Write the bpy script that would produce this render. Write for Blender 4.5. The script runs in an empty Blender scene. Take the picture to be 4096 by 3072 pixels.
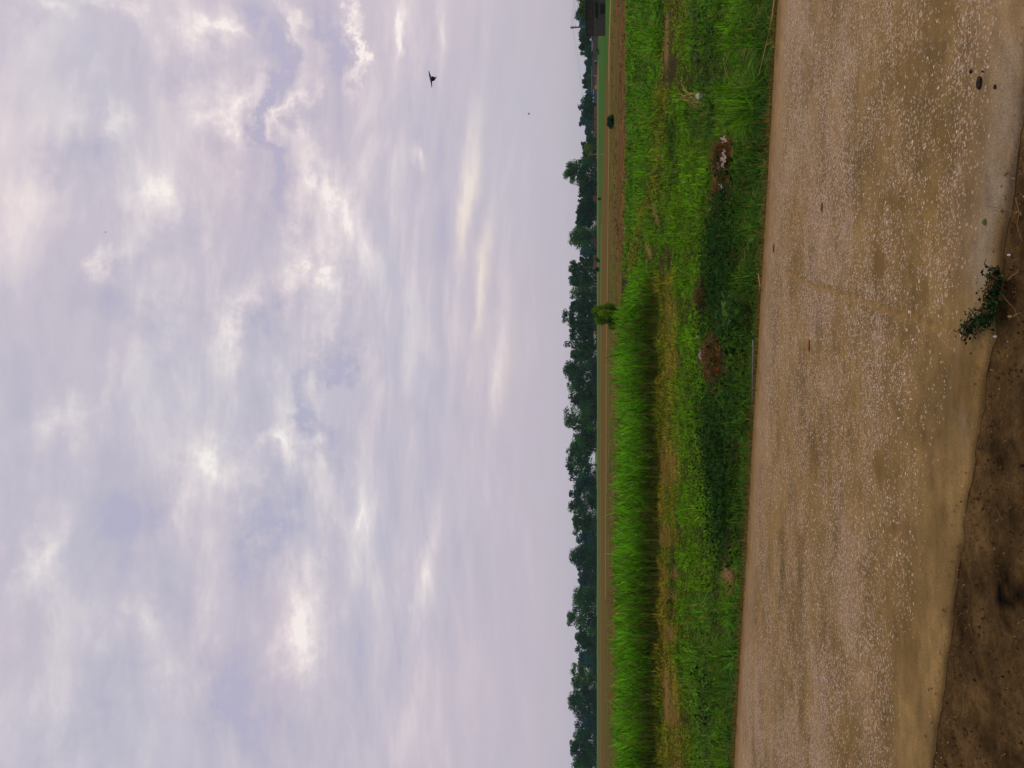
import bpy, bmesh, math, random
import numpy as np
from mathutils import Vector, Matrix, Quaternion
R = math.radians
sc = bpy.context.scene
col = sc.collection
rng = np.random.default_rng(7)
random.seed(7)

# ------------------------------------------------------------------ camera
F = 2958.0                       # focal length in pixels of the 4096 px wide picture
CAMH = 1.6
PITCH = math.atan((2380 - 2048) / F)
fw = Vector((0, math.cos(PITCH), math.sin(PITCH)))
up = Vector((0, -math.sin(PITCH), math.cos(PITCH)))
cd = bpy.data.cameras.new("camera"); cam = bpy.data.objects.new("camera", cd); col.objects.link(cam)
cd.sensor_width = 36; cd.lens = 36 * F / 4096; cd.clip_end = 9000; cd.clip_start = 0.05
xl, yl, zl = -up, Vector((1, 0, 0)), -fw          # the phone was held sideways
M = Matrix((xl, yl, zl)).transposed().to_4x4(); M.translation = (0, 0, CAMH)
cam.matrix_world = M
sc.camera = cam

def px_dir(v, y):
    """direction of the photograph's pixel (v = column, y = row)"""
    return (fw + Vector((1, 0, 0)) * ((1536 - y) / F) + up * ((2048 - v) / F))

# ------------------------------------------------------------------ world
SUN_EL, SUN_AZ = 38.0, 55.0      # azimuth clockwise from +Y
w = bpy.data.worlds.new("World"); sc.world = w; w.use_nodes = True
nt = w.node_tree; nt.nodes.clear()
N = nt.nodes.new; L = nt.links.new
out = N('ShaderNodeOutputWorld'); bg = N('ShaderNodeBackground'); L(bg.outputs[0], out.inputs[0])
bg.inputs['Strength'].default_value = 0.1
sky = N('ShaderNodeTexSky'); sky.sky_type = 'NISHITA'; sky.sun_disc = False
sky.sun_elevation = R(SUN_EL); sky.sun_rotation = R(SUN_AZ); sky.dust_density = 3
tc = N('ShaderNodeTexCoord')
sep = N('ShaderNodeSeparateXYZ'); L(tc.outputs['Generated'], sep.inputs[0])
def wm(op, a, b=None, c=None, clamp=False):
    n = N('ShaderNodeMath'); n.operation = op; n.use_clamp = clamp
    for i, q in enumerate((a, b, c)):
        if q is None: continue
        if isinstance(q, (int, float)): n.inputs[i].default_value = q
        else: L(q, n.inputs[i])
    return n.outputs[0]
zz = wm('ADD', wm('MAXIMUM', sep.outputs[2], 0.0), 0.27)
cmb = N('ShaderNodeCombineXYZ'); L(wm('DIVIDE', sep.outputs[0], zz), cmb.inputs[0]); L(wm('DIVIDE', sep.outputs[1], zz), cmb.inputs[1])
def wnoise(vec, scale, detail, rough=0.55, dist=0.0, mp=None):
    if mp:
        m = N('ShaderNodeMapping'); m.inputs['Scale'].default_value = mp[0]; m.inputs['Rotation'].default_value = (0, 0, mp[1]); m.inputs['Location'].default_value = mp[2] if len(mp) > 2 else (0, 0, 0)
        L(vec, m.inputs[0]); vec = m.outputs[0]
    n = N('ShaderNodeTexNoise'); n.inputs['Scale'].default_value = scale; n.inputs['Detail'].default_value = detail
    n.inputs['Roughness'].default_value = rough; n.inputs['Distortion'].default_value = dist
    L(vec, n.inputs['Vector']); return n
n1 = wnoise(cmb.outputs[0], 2.1, 6, 0.6, 0.35, ((0.75, 1.5, 1), R(-20)))
n2 = wnoise(cmb.outputs[0], 5.6, 7, 0.64, 0.4, ((0.6, 1.4, 1), R(-28), (3, 1, 0)))
# direction warp, so that the placed cloud banks have torn edges
wn = wnoise(tc.outputs['Generated'], 7.0, 6, 0.66)
wv = N('ShaderNodeVectorMath'); wv.operation = 'MULTIPLY_ADD'
sub = N('ShaderNodeVectorMath'); sub.operation = 'SUBTRACT'; L(wn.outputs['Color'], sub.inputs[0]); sub.inputs[1].default_value = (.5, .5, .5)
L(sub.outputs[0], wv.inputs[0]); wv.inputs[1].default_value = (0.22, 0.22, 0.22); L(tc.outputs['Generated'], wv.inputs[2])
wm2 = N('ShaderNodeMapping'); wm2.inputs['Scale'].default_value = (1, 1, 3); L(tc.outputs['Generated'], wm2.inputs[0]); wn2 = N('ShaderNodeTexNoise'); wn2.inputs['Scale'].default_value = 5; wn2.inputs['Detail'].default_value = 7; wn2.inputs['Roughness'].default_value = .6; L(wm2.outputs[0], wn2.inputs['Vector'])
sub2 = N('ShaderNodeVectorMath'); sub2.operation = 'SUBTRACT'; L(wn2.outputs['Color'], sub2.inputs[0]); sub2.inputs[1].default_value = (.5, .5, .5)
wv2 = N('ShaderNodeVectorMath'); wv2.operation = 'MULTIPLY_ADD'; L(sub2.outputs[0], wv2.inputs[0]); wv2.inputs[1].default_value = (.16, .16, .055); L(tc.outputs['Generated'], wv2.inputs[2])
WARM = [(1885,800,50,330,6,1.0),(1950,1130,40,340,7,.9),(2020,1450,40,300,5,.5)]
BLOBS = [  # v, y, radius along v, radius along y, turn, weight   (banks of brighter or greyer cloud)
 (833,140,130,130,0,.55),(1000,470,150,280,8,.6),(1210,480,90,260,4,.75),(1150,100,90,200,10,.6),(1385,140,40,230,3,.8),
 (1190,1060,130,260,12,.75),(1290,800,120,260,-25,.5),(1450,1000,60,300,-20,.35),(340,450,170,150,0,.4),(540,800,160,200,15,.42),(90,850,150,230,0,.12),
 (450,120,160,80,30,.4),(150,60,120,90,0,.35),(1585,150,18,160,2,.9),(1662,600,34,50,0,.6),(1760,120,30,200,0,.35),(1885,780,42,300,6,.75),(1945,1100,34,330,7,.6),
 (1990,1500,34,420,5,.5),(1110,470,34,420,-2,-.8),(1020,150,110,170,0,-.45),(1290,180,60,220,5,-.35),(1130,1290,110,150,10,-.55),(1770,900,90,420,3,-.3),
 (700,330,90,130,0,-.35),(420,1250,220,200,20,-.25),(620,1300,150,220,0,-.4),(230,620,120,160,20,-.3),(980,820,80,260,0,-.2),(720,1000,120,240,20,-.25),(950,1300,110,160,15,.4),(470,1060,80,120,30,.35),
 (1150,1750,120,260,8,.6),(800,1900,170,260,-10,.5),(1450,2050,70,420,5,.5),(350,1700,180,220,20,.4),(1700,2300,60,420,6,.45),(1200,2500,140,260,12,.6),(600,2500,180,300,-15,.45),
 (150,2250,160,260,0,.4),(1320,1600,50,380,3,-.5),(1000,2150,90,300,8,-.5),(550,2100,110,220,10,-.35),(1600,2650,70,380,3,-.3),(900,2800,110,260,4,-.4),(300,2850,150,260,0,-.3)]
acc = None; wacc = None
for (v, y, rv, ry, turn, wt) in WARM + BLOBS:
    d = px_dir(v, y); k = d.length; d.normalize()
    ex = Vector((1, 0, 0)); ex = (ex - d * ex.dot(d)).normalized(); ez = ex.cross(d)      # ez points up
    q = Quaternion(d, R(turn)); ex.rotate(q); ez.rotate(q)
    m = N('ShaderNodeMapping'); m.vector_type = 'TEXTURE'
    m.inputs['Location'].default_value = d
    m.inputs['Rotation'].default_value = Matrix((ex, ez, ex.cross(ez))).transposed().to_euler()
    m.inputs['Scale'].default_value = (1.45 * ry / F / k, 1.45 * rv / F / k, 0.8)
    L(wv.outputs[0] if v < 1450 else wv2.outputs[0], m.inputs[0])
    g = N('ShaderNodeTexGradient'); g.gradient_type = 'QUADRATIC_SPHERE'; L(m.outputs[0], g.inputs[0])
    if (v, y, rv, ry, turn, wt) in WARM:
        wacc = wm('MULTIPLY', g.outputs['Fac'], wt) if wacc is None else wm('MULTIPLY_ADD', g.outputs['Fac'], wt, wacc); continue
    if acc is None: acc = wm('MULTIPLY', g.outputs['Fac'], wt)
    else: acc = wm('MULTIPLY_ADD', g.outputs['Fac'], wt, acc)
elev = N('ShaderNodeMapRange'); elev.inputs['From Min'].default_value = 0.02; elev.inputs['From Max'].default_value = 0.30
L(sep.outputs[2], elev.inputs['Value'])
a = wm('MULTIPLY', wm('SUBTRACT', n1.outputs['Fac'], 0.5), 1.35)
a = wm('MULTIPLY_ADD', wm('SUBTRACT', n2.outputs['Fac'], 0.5), 1.1, a)
a = wm('MULTIPLY', a, wm('MULTIPLY_ADD', elev.outputs[0], 0.85, 0.15))
a = wm('MULTIPLY_ADD', acc, 0.95, a)
a = wm('MULTIPLY_ADD', a, 1.22, 0.41)
ramp = N('ShaderNodeValToRGB'); L(a, ramp.inputs[0]); cr = ramp.color_ramp
def lin(c): return tuple(((q / 255) / 12.92 if q / 255 <= .04045 else ((q / 255 + .055) / 1.055) ** 2.4) for q in c)
stops = [(0.0, (181, 178, 201)), (0.22, (191, 186, 201)), (0.45, (201, 194, 206)), (0.66, (216, 208, 214)), (0.86, (232, 223, 224)), (1.0, (246, 240, 236))]
cr.elements[0].position = 0; cr.elements[1].position = 1
while len(cr.elements) < len(stops): cr.elements.new(0.5)
for e, (p, c) in zip(cr.elements, stops): e.position = p; e.color = lin(c) + (1,)
# warm and greenish tints drifting through the cloud sheet
tn = wnoise(tc.outputs['Generated'], 3.0, 3, 0.5, 0, ((1, 1, 1.6), 0, (5, 2, 1)))
tr = N('ShaderNodeValToRGB'); L(tn.outputs['Fac'], tr.inputs[0]); te = tr.color_ramp
te.elements[0].position = .35; te.elements[0].color = (0.975, 1.0, 1.005, 1); te.elements[1].position = .65; te.elements[1].color = (1.035, 0.985, 0.985, 1)
mx = N('ShaderNodeMix'); mx.data_type = 'RGBA'; mx.blend_type = 'MULTIPLY'; mx.inputs[0].default_value = 1
L(ramp.outputs[0], mx.inputs[6]); L(tr.outputs[0], mx.inputs[7])
hz = N('ShaderNodeMapRange'); hz.inputs['From Min'].default_value = 0.0; hz.inputs['From Max'].default_value = 0.22; L(sep.outputs[2], hz.inputs['Value'])
hm = N('ShaderNodeMix'); hm.data_type = 'RGBA'; L(wm('POWER', hz.outputs[0], 0.7), hm.inputs[0])
hm.inputs[6].default_value = lin((190, 182, 194)) + (1,)
wmx = N('ShaderNodeMix'); wmx.data_type = 'RGBA'; L(wm('MULTIPLY', wacc, 0.8, clamp=True), wmx.inputs[0]); L(mx.outputs[2], wmx.inputs[6]); wmx.inputs[7].default_value = lin((242, 226, 208)) + (1,)
L(wmx.outputs[2], hm.inputs[7])
ten = N('ShaderNodeVectorMath'); ten.operation = 'SCALE'; ten.inputs['Scale'].default_value = 10.0; L(hm.outputs[2], ten.inputs[0])
sm = N('ShaderNodeMix'); sm.data_type = 'RGBA'; sm.inputs[0].default_value = 0.96
L(sky.outputs[0], sm.inputs[6]); L(ten.outputs[0], sm.inputs[7]); L(sm.outputs[2], bg.inputs[0])

sd = bpy.data.lights.new("sun", 'SUN'); sd.energy = 1.3; sd.angle = R(12); sd.color = (1, .9, .76)
so = bpy.data.objects.new("sun", sd); col.objects.link(so)
sdv = Vector((math.sin(R(SUN_AZ)) * math.cos(R(SUN_EL)), math.cos(R(SUN_AZ)) * math.cos(R(SUN_EL)), math.sin(R(SUN_EL))))
so.rotation_euler = sdv.to_track_quat('Z', 'Y').to_euler()
vs = sc.view_settings; vs.view_transform = 'Standard'; vs.look = 'None'; vs.exposure = 0; vs.gamma = 1; vs.use_curve_mapping = False
sc.cycles.max_bounces = 6; sc.cycles.transparent_max_bounces = 4; sc.cycles.volume_bounces = 1; sc.cycles.diffuse_bounces = 3

# ------------------------------------------------------------------ helpers
def tag(o, label=None, cat=None, group=None, kind=None):
    if label: o['label'] = label
    if cat: o['category'] = cat
    if group: o['group'] = group
    if kind: o['kind'] = kind
    return o
def empty(name, loc, label, cat, group=None):
    o = bpy.data.objects.new(name, None); col.objects.link(o); o.location = loc; o.empty_display_size = .2
    return tag(o, label, cat, group)
def link_mesh(name, me, mat=None, parent=None, smooth=False):
    o = bpy.data.objects.new(name, me); col.objects.link(o)
    if mat: me.materials.append(mat)
    if parent: o.parent = parent
    if smooth: me.polygons.foreach_set('use_smooth', [True] * len(me.polygons))
    return o
def np_mesh(name, verts, faces_list, colors=None):
    """verts (n,3); faces_list = list of int arrays (m,k); colours per vertex (n,3)"""
    me = bpy.data.meshes.new(name)
    verts = np.asarray(verts, dtype=np.float32)
    me.vertices.add(len(verts)); me.vertices.foreach_set('co', verts.ravel())
    tot = sum(f.size for f in faces_list); nf = sum(len(f) for f in faces_list)
    me.loops.add(tot); me.polygons.add(nf)
    me.loops.foreach_set('vertex_index', np.concatenate([f.ravel() for f in faces_list]).astype(np.int32))
    st, t = [], 0
    for f in faces_list:
        st.append(np.arange(len(f), dtype=np.int32) * f.shape[1] + t); t += f.size
    me.polygons.foreach_set('loop_start', np.concatenate(st))
    me.polygons.foreach_set('loop_total', np.concatenate([np.full(len(f), f.shape[1], dtype=np.int32) for f in faces_list]))
    me.update(calc_edges=True)
    if colors is not None:
        at = me.attributes.new('tint', 'FLOAT_COLOR', 'POINT')
        c = np.ones((len(verts), 4), dtype=np.float32); c[:, :3] = colors
        at.data.foreach_set('color', c.ravel())
    return me
def bm_obj(name, bm, mat, parent=None, smooth=False, origin=None):
    me = bpy.data.meshes.new(name); bm.to_mesh(me); bm.free()
    return link_mesh(name, me, mat, parent, smooth)
def b_box(bm, c, s, rz=0):
    m = Matrix.Translation(c) @ Matrix.Rotation(rz, 4, 'Z') @ Matrix.Diagonal((s[0], s[1], s[2], 1))
    bmesh.ops.create_cube(bm, size=1, matrix=m)
def b_tube(bm, pts, rads, seg=7):
    rings = []
    for i, p in enumerate(pts):
        p = Vector(p); a = Vector(pts[max(i - 1, 0)]); b = Vector(pts[min(i + 1, len(pts) - 1)])
        t = (b - a).normalized(); n = t.orthogonal().normalized()
        if abs(t.z) > .9: n = (Vector((1, 0, 0)) - t * t.x).normalized()
        m = t.cross(n)
        rings.append([bm.verts.new(p + (n * math.cos(q) + m * math.sin(q)) * rads[i]) for q in [2 * math.pi * k / seg for k in range(seg)]])
    for a, b in zip(rings, rings[1:]):
        for k in range(seg): bm.faces.new((a[k], a[(k + 1) % seg], b[(k + 1) % seg], b[k]))
    bm.faces.new(rings[0][::-1]); bm.faces.new(rings[-1])
def hashn(ix, iy, s):
    h = (ix * 374761393 + iy * 668265263 + s * 974634777) & 0x7fffffff
    h = ((h ^ (h >> 13)) * 1274126177) & 0x7fffffff
    return ((h ^ (h >> 16)) & 0xffff) / 65535.0
def vnoise(x, y, s=0):
    x = np.asarray(x, float); y = np.asarray(y, float)
    ix = np.floor(x).astype(np.int64); iy = np.floor(y).astype(np.int64); fx = x - ix; fy = y - iy
    fx = fx * fx * (3 - 2 * fx); fy = fy * fy * (3 - 2 * fy)
    a = hashn(ix, iy, s); b = hashn(ix + 1, iy, s); c = hashn(ix, iy + 1, s); d = hashn(ix + 1, iy + 1, s)
    return (a * (1 - fx) + b * fx) * (1 - fy) + (c * (1 - fx) + d * fx) * fy
def fbm(x, y, s=0, o=4):
    t = 0; a = .5; n = 0
    for k in range(o): t = t + a * vnoise(x * 2 ** k, y * 2 ** k, s + k); n += a; a *= .5
    return t / n
def sstep(a, b, x): t = np.clip((np.asarray(x, float) - a) / (b - a), 0, 1); return t * t * (3 - 2 * t)

def project(P):
    """world points (n,3) -> photograph pixel (v, y)"""
    P = np.asarray(P, float); q = P - np.array([0, 0, CAMH])
    dep = q @ np.array(fw); dep = np.where(dep < .05, .05, dep)
    return 2048 - (q @ np.array(up)) / dep * F, 1536 - q[:, 0] / dep * F
def on_plane(v, y, z):
    d = px_dir(v, y); t = (z - CAMH) / d.z; return Vector((0, 0, CAMH)) + d * t

# road edges, in metres, from the photograph
fa, fb = on_plane(3104, 0, 0), on_plane(3022, 1450, 0)
FS = (fb.y - fa.y) / (fb.x - fa.x); F0 = fa.y - FS * fa.x
def y_far(x): return F0 + FS * np.asarray(x, float)
near_px = [(4110, 100), (4093, 263), (4070, 446), (4046, 634), (4034, 740), (4021, 854), (3996, 978), (3989, 1047), (3976, 1151), (3958, 1250), (3954, 1359), (3932, 1451), (3915, 1600)]
npts = sorted([(on_plane(v, y, 0).x, on_plane(v, y, 0).y) for v, y in near_px])
NX = np.array([p[0] for p in npts]); NY = np.array([p[1] for p in npts])
def y_near(x):
    x = np.asarray(x, float); r = np.interp(x, NX, NY)
    sl = FS
    r = np.where(x < NX[0], NY[0] + sl * (x - NX[0]), r); r = np.where(x > NX[-1], NY[-1] + sl * (x - NX[-1]), r)
    return r + .03 * (fbm(x * 5, x * 0, 3) - .5) + .02 * (vnoise(x * 21, x * 0, 5) - .5)

def terrain(x, y):
    x = np.asarray(x, float); y = np.asarray(y, float)
    e = y - y_far(x)
    z = -0.020 - 0.58 * sstep(.1, 9, e) - .12 * sstep(0.0, .5, e)
    z = z + sstep(.3, 2, e) * (1 - sstep(60, 120, e)) * .16 * (fbm(x * .45, y * .45, 11, 3) - .5)
    z = z + sstep(0, 40, np.abs(y) + 30) * .012 * (fbm(x * 4, y * 4, 17, 3) - .5) + (np.abs(e + 5) < 5) * .014 * (fbm(x * 13, y * 13, 18, 3) - .5)
    z = z + 1.35 * sstep(282, 348, y) * 1.0 + .9 * sstep(350, 900, y)
    return z
def ground_hit(v, y):
    d = px_dir(v, y)
    t = np.geomspace(1.5, 1500, 9000)
    X, Y, Z = d.x * t, d.y * t, CAMH + d.z * t
    i = np.argmax(Z <= terrain(X, Y))
    return Vector((X[i], Y[i], float(terrain(X[i], Y[i]))))
def at_dist(y, D):
    """ground point seen in photograph row y at distance D"""
    x = D * (1536 - y) / F / math.cos(PITCH) * 1.0
    d = px_dir(2380, y); x = d.x / d.y * D
    return Vector((x, D, float(terrain(x, D))))
def z_for(v, y, D):
    d = px_dir(v, y); return CAMH + d.z / d.y * D

# ------------------------------------------------------------------ materials
def mat(name, color=(.5, .5, .5), rough=.8, var=.25, nscale=8.0, bump=0.0, bscale=40.0, attr=False, trans=0.0, spec=.10, color2=None, thr=.5):
    m = bpy.data.materials.new(name); m.use_nodes = True; t = m.node_tree; t.nodes.clear()
    n = t.nodes.new; l = t.links.new
    o = n('ShaderNodeOutputMaterial'); p = n('ShaderNodeBsdfPrincipled'); p.inputs['Roughness'].default_value = rough
    p.inputs['Specular IOR Level'].default_value = spec
    tcn = n('ShaderNodeTexCoord')
    nz = n('ShaderNodeTexNoise'); nz.inputs['Scale'].default_value = nscale; nz.inputs['Detail'].default_value = 5; nz.inputs['Roughness'].default_value = .62
    l(tcn.outputs['Object'], nz.inputs['Vector'])
    mr = n('ShaderNodeMapRange'); mr.inputs['From Min'].default_value = .3; mr.inputs['From Max'].default_value = .7
    mr.inputs['To Min'].default_value = 1 - var; mr.inputs['To Max'].default_value = 1 + var; l(nz.outputs['Fac'], mr.inputs['Value'])
    if attr:
        at = n('ShaderNodeAttribute'); at.attribute_name = 'tint'; base = at.outputs['Color']
    else:
        if color2:
            r = n('ShaderNodeValToRGB'); r.color_ramp.elements[0].position = thr - .1; r.color_ramp.elements[1].position = thr + .1
            r.color_ramp.elements[0].color = color + (1,); r.color_ramp.elements[1].color = color2 + (1,)
            n3 = n('ShaderNodeTexNoise'); n3.inputs['Scale'].default_value = nscale * .4; n3.inputs['Detail'].default_value = 4; l(tcn.outputs['Object'], n3.inputs['Vector'])
            l(n3.outputs['Fac'], r.inputs[0]); base = r.outputs[0]
        else:
            rg = n('ShaderNodeRGB'); rg.outputs[0].default_value = color + (1,); base = rg.outputs[0]
    sv = n('ShaderNodeVectorMath'); sv.operation = 'SCALE'; l(base, sv.inputs[0]); l(mr.outputs[0], sv.inputs['Scale'])
    l(sv.outputs[0], p.inputs['Base Color'])
    if bump:
        nb = n('ShaderNodeTexNoise'); nb.inputs['Scale'].default_value = bscale; nb.inputs['Detail'].default_value = 6; l(tcn.outputs['Object'], nb.inputs['Vector'])
        b = n('ShaderNodeBump'); b.inputs['Strength'].default_value = bump; b.inputs['Distance'].default_value = .02; l(nb.outputs['Fac'], b.inputs['Height']); l(b.outputs[0], p.inputs['Normal'])
    if trans:
        tl = n('ShaderNodeBsdfTranslucent'); l(sv.outputs[0], tl.inputs['Color'])
        ms = n('ShaderNodeMixShader'); ms.inputs[0].default_value = trans; l(p.outputs[0], ms.inputs[1]); l(tl.outputs[0], ms.inputs[2]); l(ms.outputs[0], o.inputs[0])
    else: l(p.outputs[0], o.inputs[0])
    return m
M_leaf = mat('leaf', attr=True, var=.3, nscale=.8, rough=.8, trans=.3, spec=.04)
M_leaf_near = mat('near_leaf', attr=True, var=.15, nscale=12, rough=.7, trans=.35, spec=.05)
M_bark = mat('bark', (.05, .036, .024), .9, .35, 6, .6, 20)
M_straw = mat('straw', (.42, .29, .10), .7, .25, 14)
M_brick = mat('old_brick', (.20, .085, .05), .9, .3, 1.2, color2=(.15, .10, .075))
M_wallbrown = mat('mud_plaster', (.12, .085, .075), .9, .3, .7, color2=(.085, .075, .075))
M_dark = mat('dark_opening', (.012, .012, .014), .8, .2, 2)
M_conc = mat('pole_concrete', (.13, .15, .14), .8, .2, 3)
M_metal = mat('dark_iron', (.05, .055, .06), .5, .2, 20)
M_white = mat('white_paint', (.75, .74, .74), .7, .1, 4)
M_pale = mat('pale_plaster', (.34, .33, .34), .85, .25, .8)
M_blue = mat('blue_paint', (.03, .09, .30), .6, .15, 4)
M_tan = mat('tan_thatch', (.33, .21, .10), .9, .3, 2)
M_black = mat('bird_black', (.012, .014, .022), .6, .2, 30)
M_plastic = mat('torn_plastic', (.82, .74, .66), .45, .2, 60, .5, 60)

# ------------------------------------------------------------------ the ground
def mix(c, d, k): k = np.clip(k, 0, 1)[..., None]; return c * (1 - k) + np.asarray(d) * k
def band(v, a, b, s): return sstep(a - s, a + s, v) * (1 - sstep(b - s, b + s, v))
def blob(v, y, cv, cy, rv, ry, ang=0):
    c, s = math.cos(R(ang)), math.sin(R(ang)); dv, dy = v - cv, y - cy
    p, q = (dv * c + dy * s) / rv, (-dv * s + dy * c) / ry
    return np.exp(-(p * p + q * q))
def mirror(y): return np.where(y > 1463, 2926 - y, y)
CROP_Y = 1085
DIRT = [  # bare or trampled patches: v, y, rv, ry, turn, strength
 (2668,120,7,95,0,1.0),(2662,200,9,60,0,.9),(2590,985,9,70,-14,1.2),(2622,855,11,80,-14,1.2),(2640,760,6,50,-10,.9),(2700,640,8,60,-6,.6),
 (2905,600,22,55,0,1.6),(2900,700,20,75,-4,1.5),(2885,790,14,60,-6,1.2),(2870,870,20,30,0,.7),(2815,1180,13,62,0,1.5),(2850,1410,34,70,4,1.7),(2833,1370,14,30,0,1.0),
 (2700,480,7,60,-6,.7),(2725,345,12,40,-10,.8),(2862,440,6,60,0,1.2),(2663,1010,6,40,0,.6),(2650,1080,12,60,0,.8),(2838,1060,8,30,0,.7),(2600,640,9,60,0,.5)]
def zones(x, y):
    """soil colour, grass colour, grass cover and grass height from where a point lies"""
    z = terrain(x, y); P = np.stack([x, y, z], 1); v, yp = project(P); m = mirror(yp)
    w1 = fbm(x * .35, y * .35, 21) - .5; w2 = fbm(x * 1.7, y * 1.7, 31) - .5; w3 = fbm(x * 6, y * 6, 41, 3) - .5
    vw = v + w1 * 16 * np.clip((v - 2400) / 160, 0.05, 2.2)
    n = len(x)
    soil = np.tile(np.array([.105, .062, .022]), (n, 1))
    # far strips, from the tree line forward
    green_far = np.array([.038, .110, .008]); brown = np.array([.125, .065, .016]); olive = np.array([.095, .074, .008])
    edge1 = np.interp(yp, [0, 100, 200, 350, 600, 900, 1200, 1460, 3100], [2444, 2438, 2431, 2422, 2413, 2405, 2402, 2400, 2400])  # green strip / ploughed
    edge2 = np.interp(yp, [0, 400, 800, 1000, 1080, 1463, 3100], [2511, 2508, 2509, 2500, 2488, 2478, 2478])                    # ploughed / crop
    line = np.interp(yp, [0, 200, 400, 900, 1463, 3100], [2443, 2437, 2436, 2432, 2425, 2420])
    soil = mix(soil, green_far * (1 + .5 * w1)[:, None], 1 - sstep(edge1 - 1, edge1 + 1, v))
    far_olive = (v < 2393.5)
    soil = mix(soil, [.16, .15, .045], np.where(far_olive, .75, 0) * (yp > 250))
    k = band(v + w1 * 2, edge1, line, .8)
    soil = mix(soil, brown * .6 + olive * .5, k)
    soil = mix(soil, [.115, .052, .022], band(v, edge1 - .2, edge1 + 1.2, .8) * .5)
    k2 = band(v, line, edge2, 1)
    fld = mix(np.tile(brown, (n, 1)), olive * 1.0, sstep(-.08, .12, w1 + .25 * (fbm(x * .12, y * .5, 51) - .5)) * (1 - .7 * sstep(2465, 2500, v)))
    fld = mix(fld, [.07, .11, .012], sstep(.02, .16, fbm(x * .08, y * .3, 61) - .5) * (1 - sstep(2455, 2475, v)) * .8)
    fld = fld * (1 + 1.5 * w3 + .8 * w2 + 1.3 * (fbm(x * .25, y * 1.3, 195, 4) - .5))[:, None]
    soil = mix(soil, fld, k2)
    soil = mix(soil, [.33, .22, .07], band(v, line - .9 - 1.6 * (yp < 330), line + .6, .6) * (yp < 2400) * .9)
    soil = mix(soil, [.26, .19, .06], band(v, edge1 - .7, edge1 + .7, .5) * .8 * (yp > 900))
    # grass colour
    lush = np.array([.085, .225, .006]); mid = np.array([.085, .185, .007]); dry = np.array([.30, .22, .025]); dk = np.array([.020, .070, .010]); gg = np.array([.085, .180, .018])
    g = np.tile(mid, (n, 1))
    cover = np.ones(n); h = np.full(n, .15)
    isfield = band(vw, edge2, 2652, 5)
    g = mix(g, lush, isfield); h = h + isfield * .17
    yb = np.interp(m, [0, 250, 420, 560, 700, 1000, 1100], [2700, 2668, 2655, 2640, 2640, 2540, 2530])   # dry crest crossing the verge
    kb = band(vw, yb - 22, yb + np.interp(m, [0, 400, 700, 1100], [60, 40, 15, 20]), 14)
    g = mix(g, dry * .7 + mid * .3, kb * np.clip(.9 + 2.4 * w2, 0, 1)); h = h - .08 * kb
    g = mix(g, [.115, .225, .005], band(vw, yb + 20, yb + 110, 25) * .55)
    g = mix(g, gg, band(vw, 2775, 2880, 22) * (m < 560) * .8)
    g = mix(g, [.12, .265, .006], band(vw, 2690, 2850, 22) * (m > 560) * .8)
    st = band(vw, 2622, 2715, 12) * sstep(1060, 1120, yp)
    g = mix(g, dry * .75 + np.array([.03, .05, 0]), st * np.clip(.55 + 2.0 * w2, 0, 1)); h = h + st * .02
    dkz = blob(vw, m, 2905, 1060, 62, 260, 8) * 1.4 + blob(vw, m, 2970, 1420, 60, 160) * .9 + blob(vw, m, 3010, 800, 45, 240) * .8 + blob(vw, m, 3085, 250, 22, 400) * .8 + blob(vw, m, 2880, 200, 40, 160) * .5 + blob(vw, m, 2690, 520, 18, 70) * .9 + blob(vw, m, 2700, 680, 14, 90) * .6  # dark ditch weeds, plus shadow painted in along the road edge
    g = mix(g, dk * .8, dkz * 1.0); h = h * (1 - .25 * np.clip(dkz, 0, 1))
    hh = band(v, 2900, 3120, 30); g = mix(g, [.070, .160, .008], hh * .75); h = h + hh * .01
    tuft = fbm(x * 1.9, y * 1.9, 201, 4); g = mix(g, [.095, .27, .005], sstep(.54, .68, tuft) * (1 - np.clip(dkz, 0, 1)) * (1 - st) * .6); h = h * (1 + .6 * sstep(.52, .68, tuft) * (1 - st)); g = mix(g, dk, (1 - sstep(.32, .45, tuft)) * .55)
    for (cv, cy, rv, ry, an, s) in DIRT:
        q = blob(v + w2 * 16 + w3 * 14, np.where((cv > 2780) & (yp > 1530), -9999, m) + w2 * 50, cv, cy, rv, ry, an) * s * (1 if cv > 2780 else np.clip(.8 + 2.5 * w3, 0, 1))
        cover = cover * np.clip(1.2 - 2.4 * q, 0, 1); h = h * (1 - .6 * np.clip(blob(v, m, cv + 26, cy, rv + 14, ry, an) * s, 0, 1))
        soil = mix(soil, np.array([.20, .115, .045]) if (cv < 2800) else np.array([.11, .052, .018]), q * 1.3)
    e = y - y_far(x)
    g = mix(g, dk * 1.5 + np.array([.01, .012, 0]), band(e + w2 * .6, .12, 1.05, .35) * .7)  # weedy road-edge strip, darkened with its shadow painted into the grass colour
    h = h * (.35 + .65 * sstep(0, .7, e)); g = mix(g, np.array([.16, .15, .03]), (1 - sstep(0, .35, e + w3 * .3)) * .6)
    g = g * (1 + .55 * w2 + .35 * w3)[:, None]
    cover = cover * np.clip(.95 + w3 * 1.2 + st * .3, .3, 1)
    cover = np.where((v < edge2 + w1 * 10) | (e < .03 - .22 * np.clip(fbm(x * 3.1, x * 0 + 4, 161, 3) - .55, 0, 1)), 0, cover)
    # near soil by the feet
    ns = (e < 0)
    soil = np.where(ns[:, None], np.array([.078, .046, .017]) * (1 + 1.6 * w3 + .9 * w2 + 1.0 * (fbm(x * 22, y * 22, 151, 3) - .5))[:, None], soil)
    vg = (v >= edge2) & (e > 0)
    soil = np.where(vg[:, None], soil * np.array([.32, .36, .25]) * (1 + .7 * w3)[:, None] + np.array([0, .004, 0]) + 0, soil)
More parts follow.
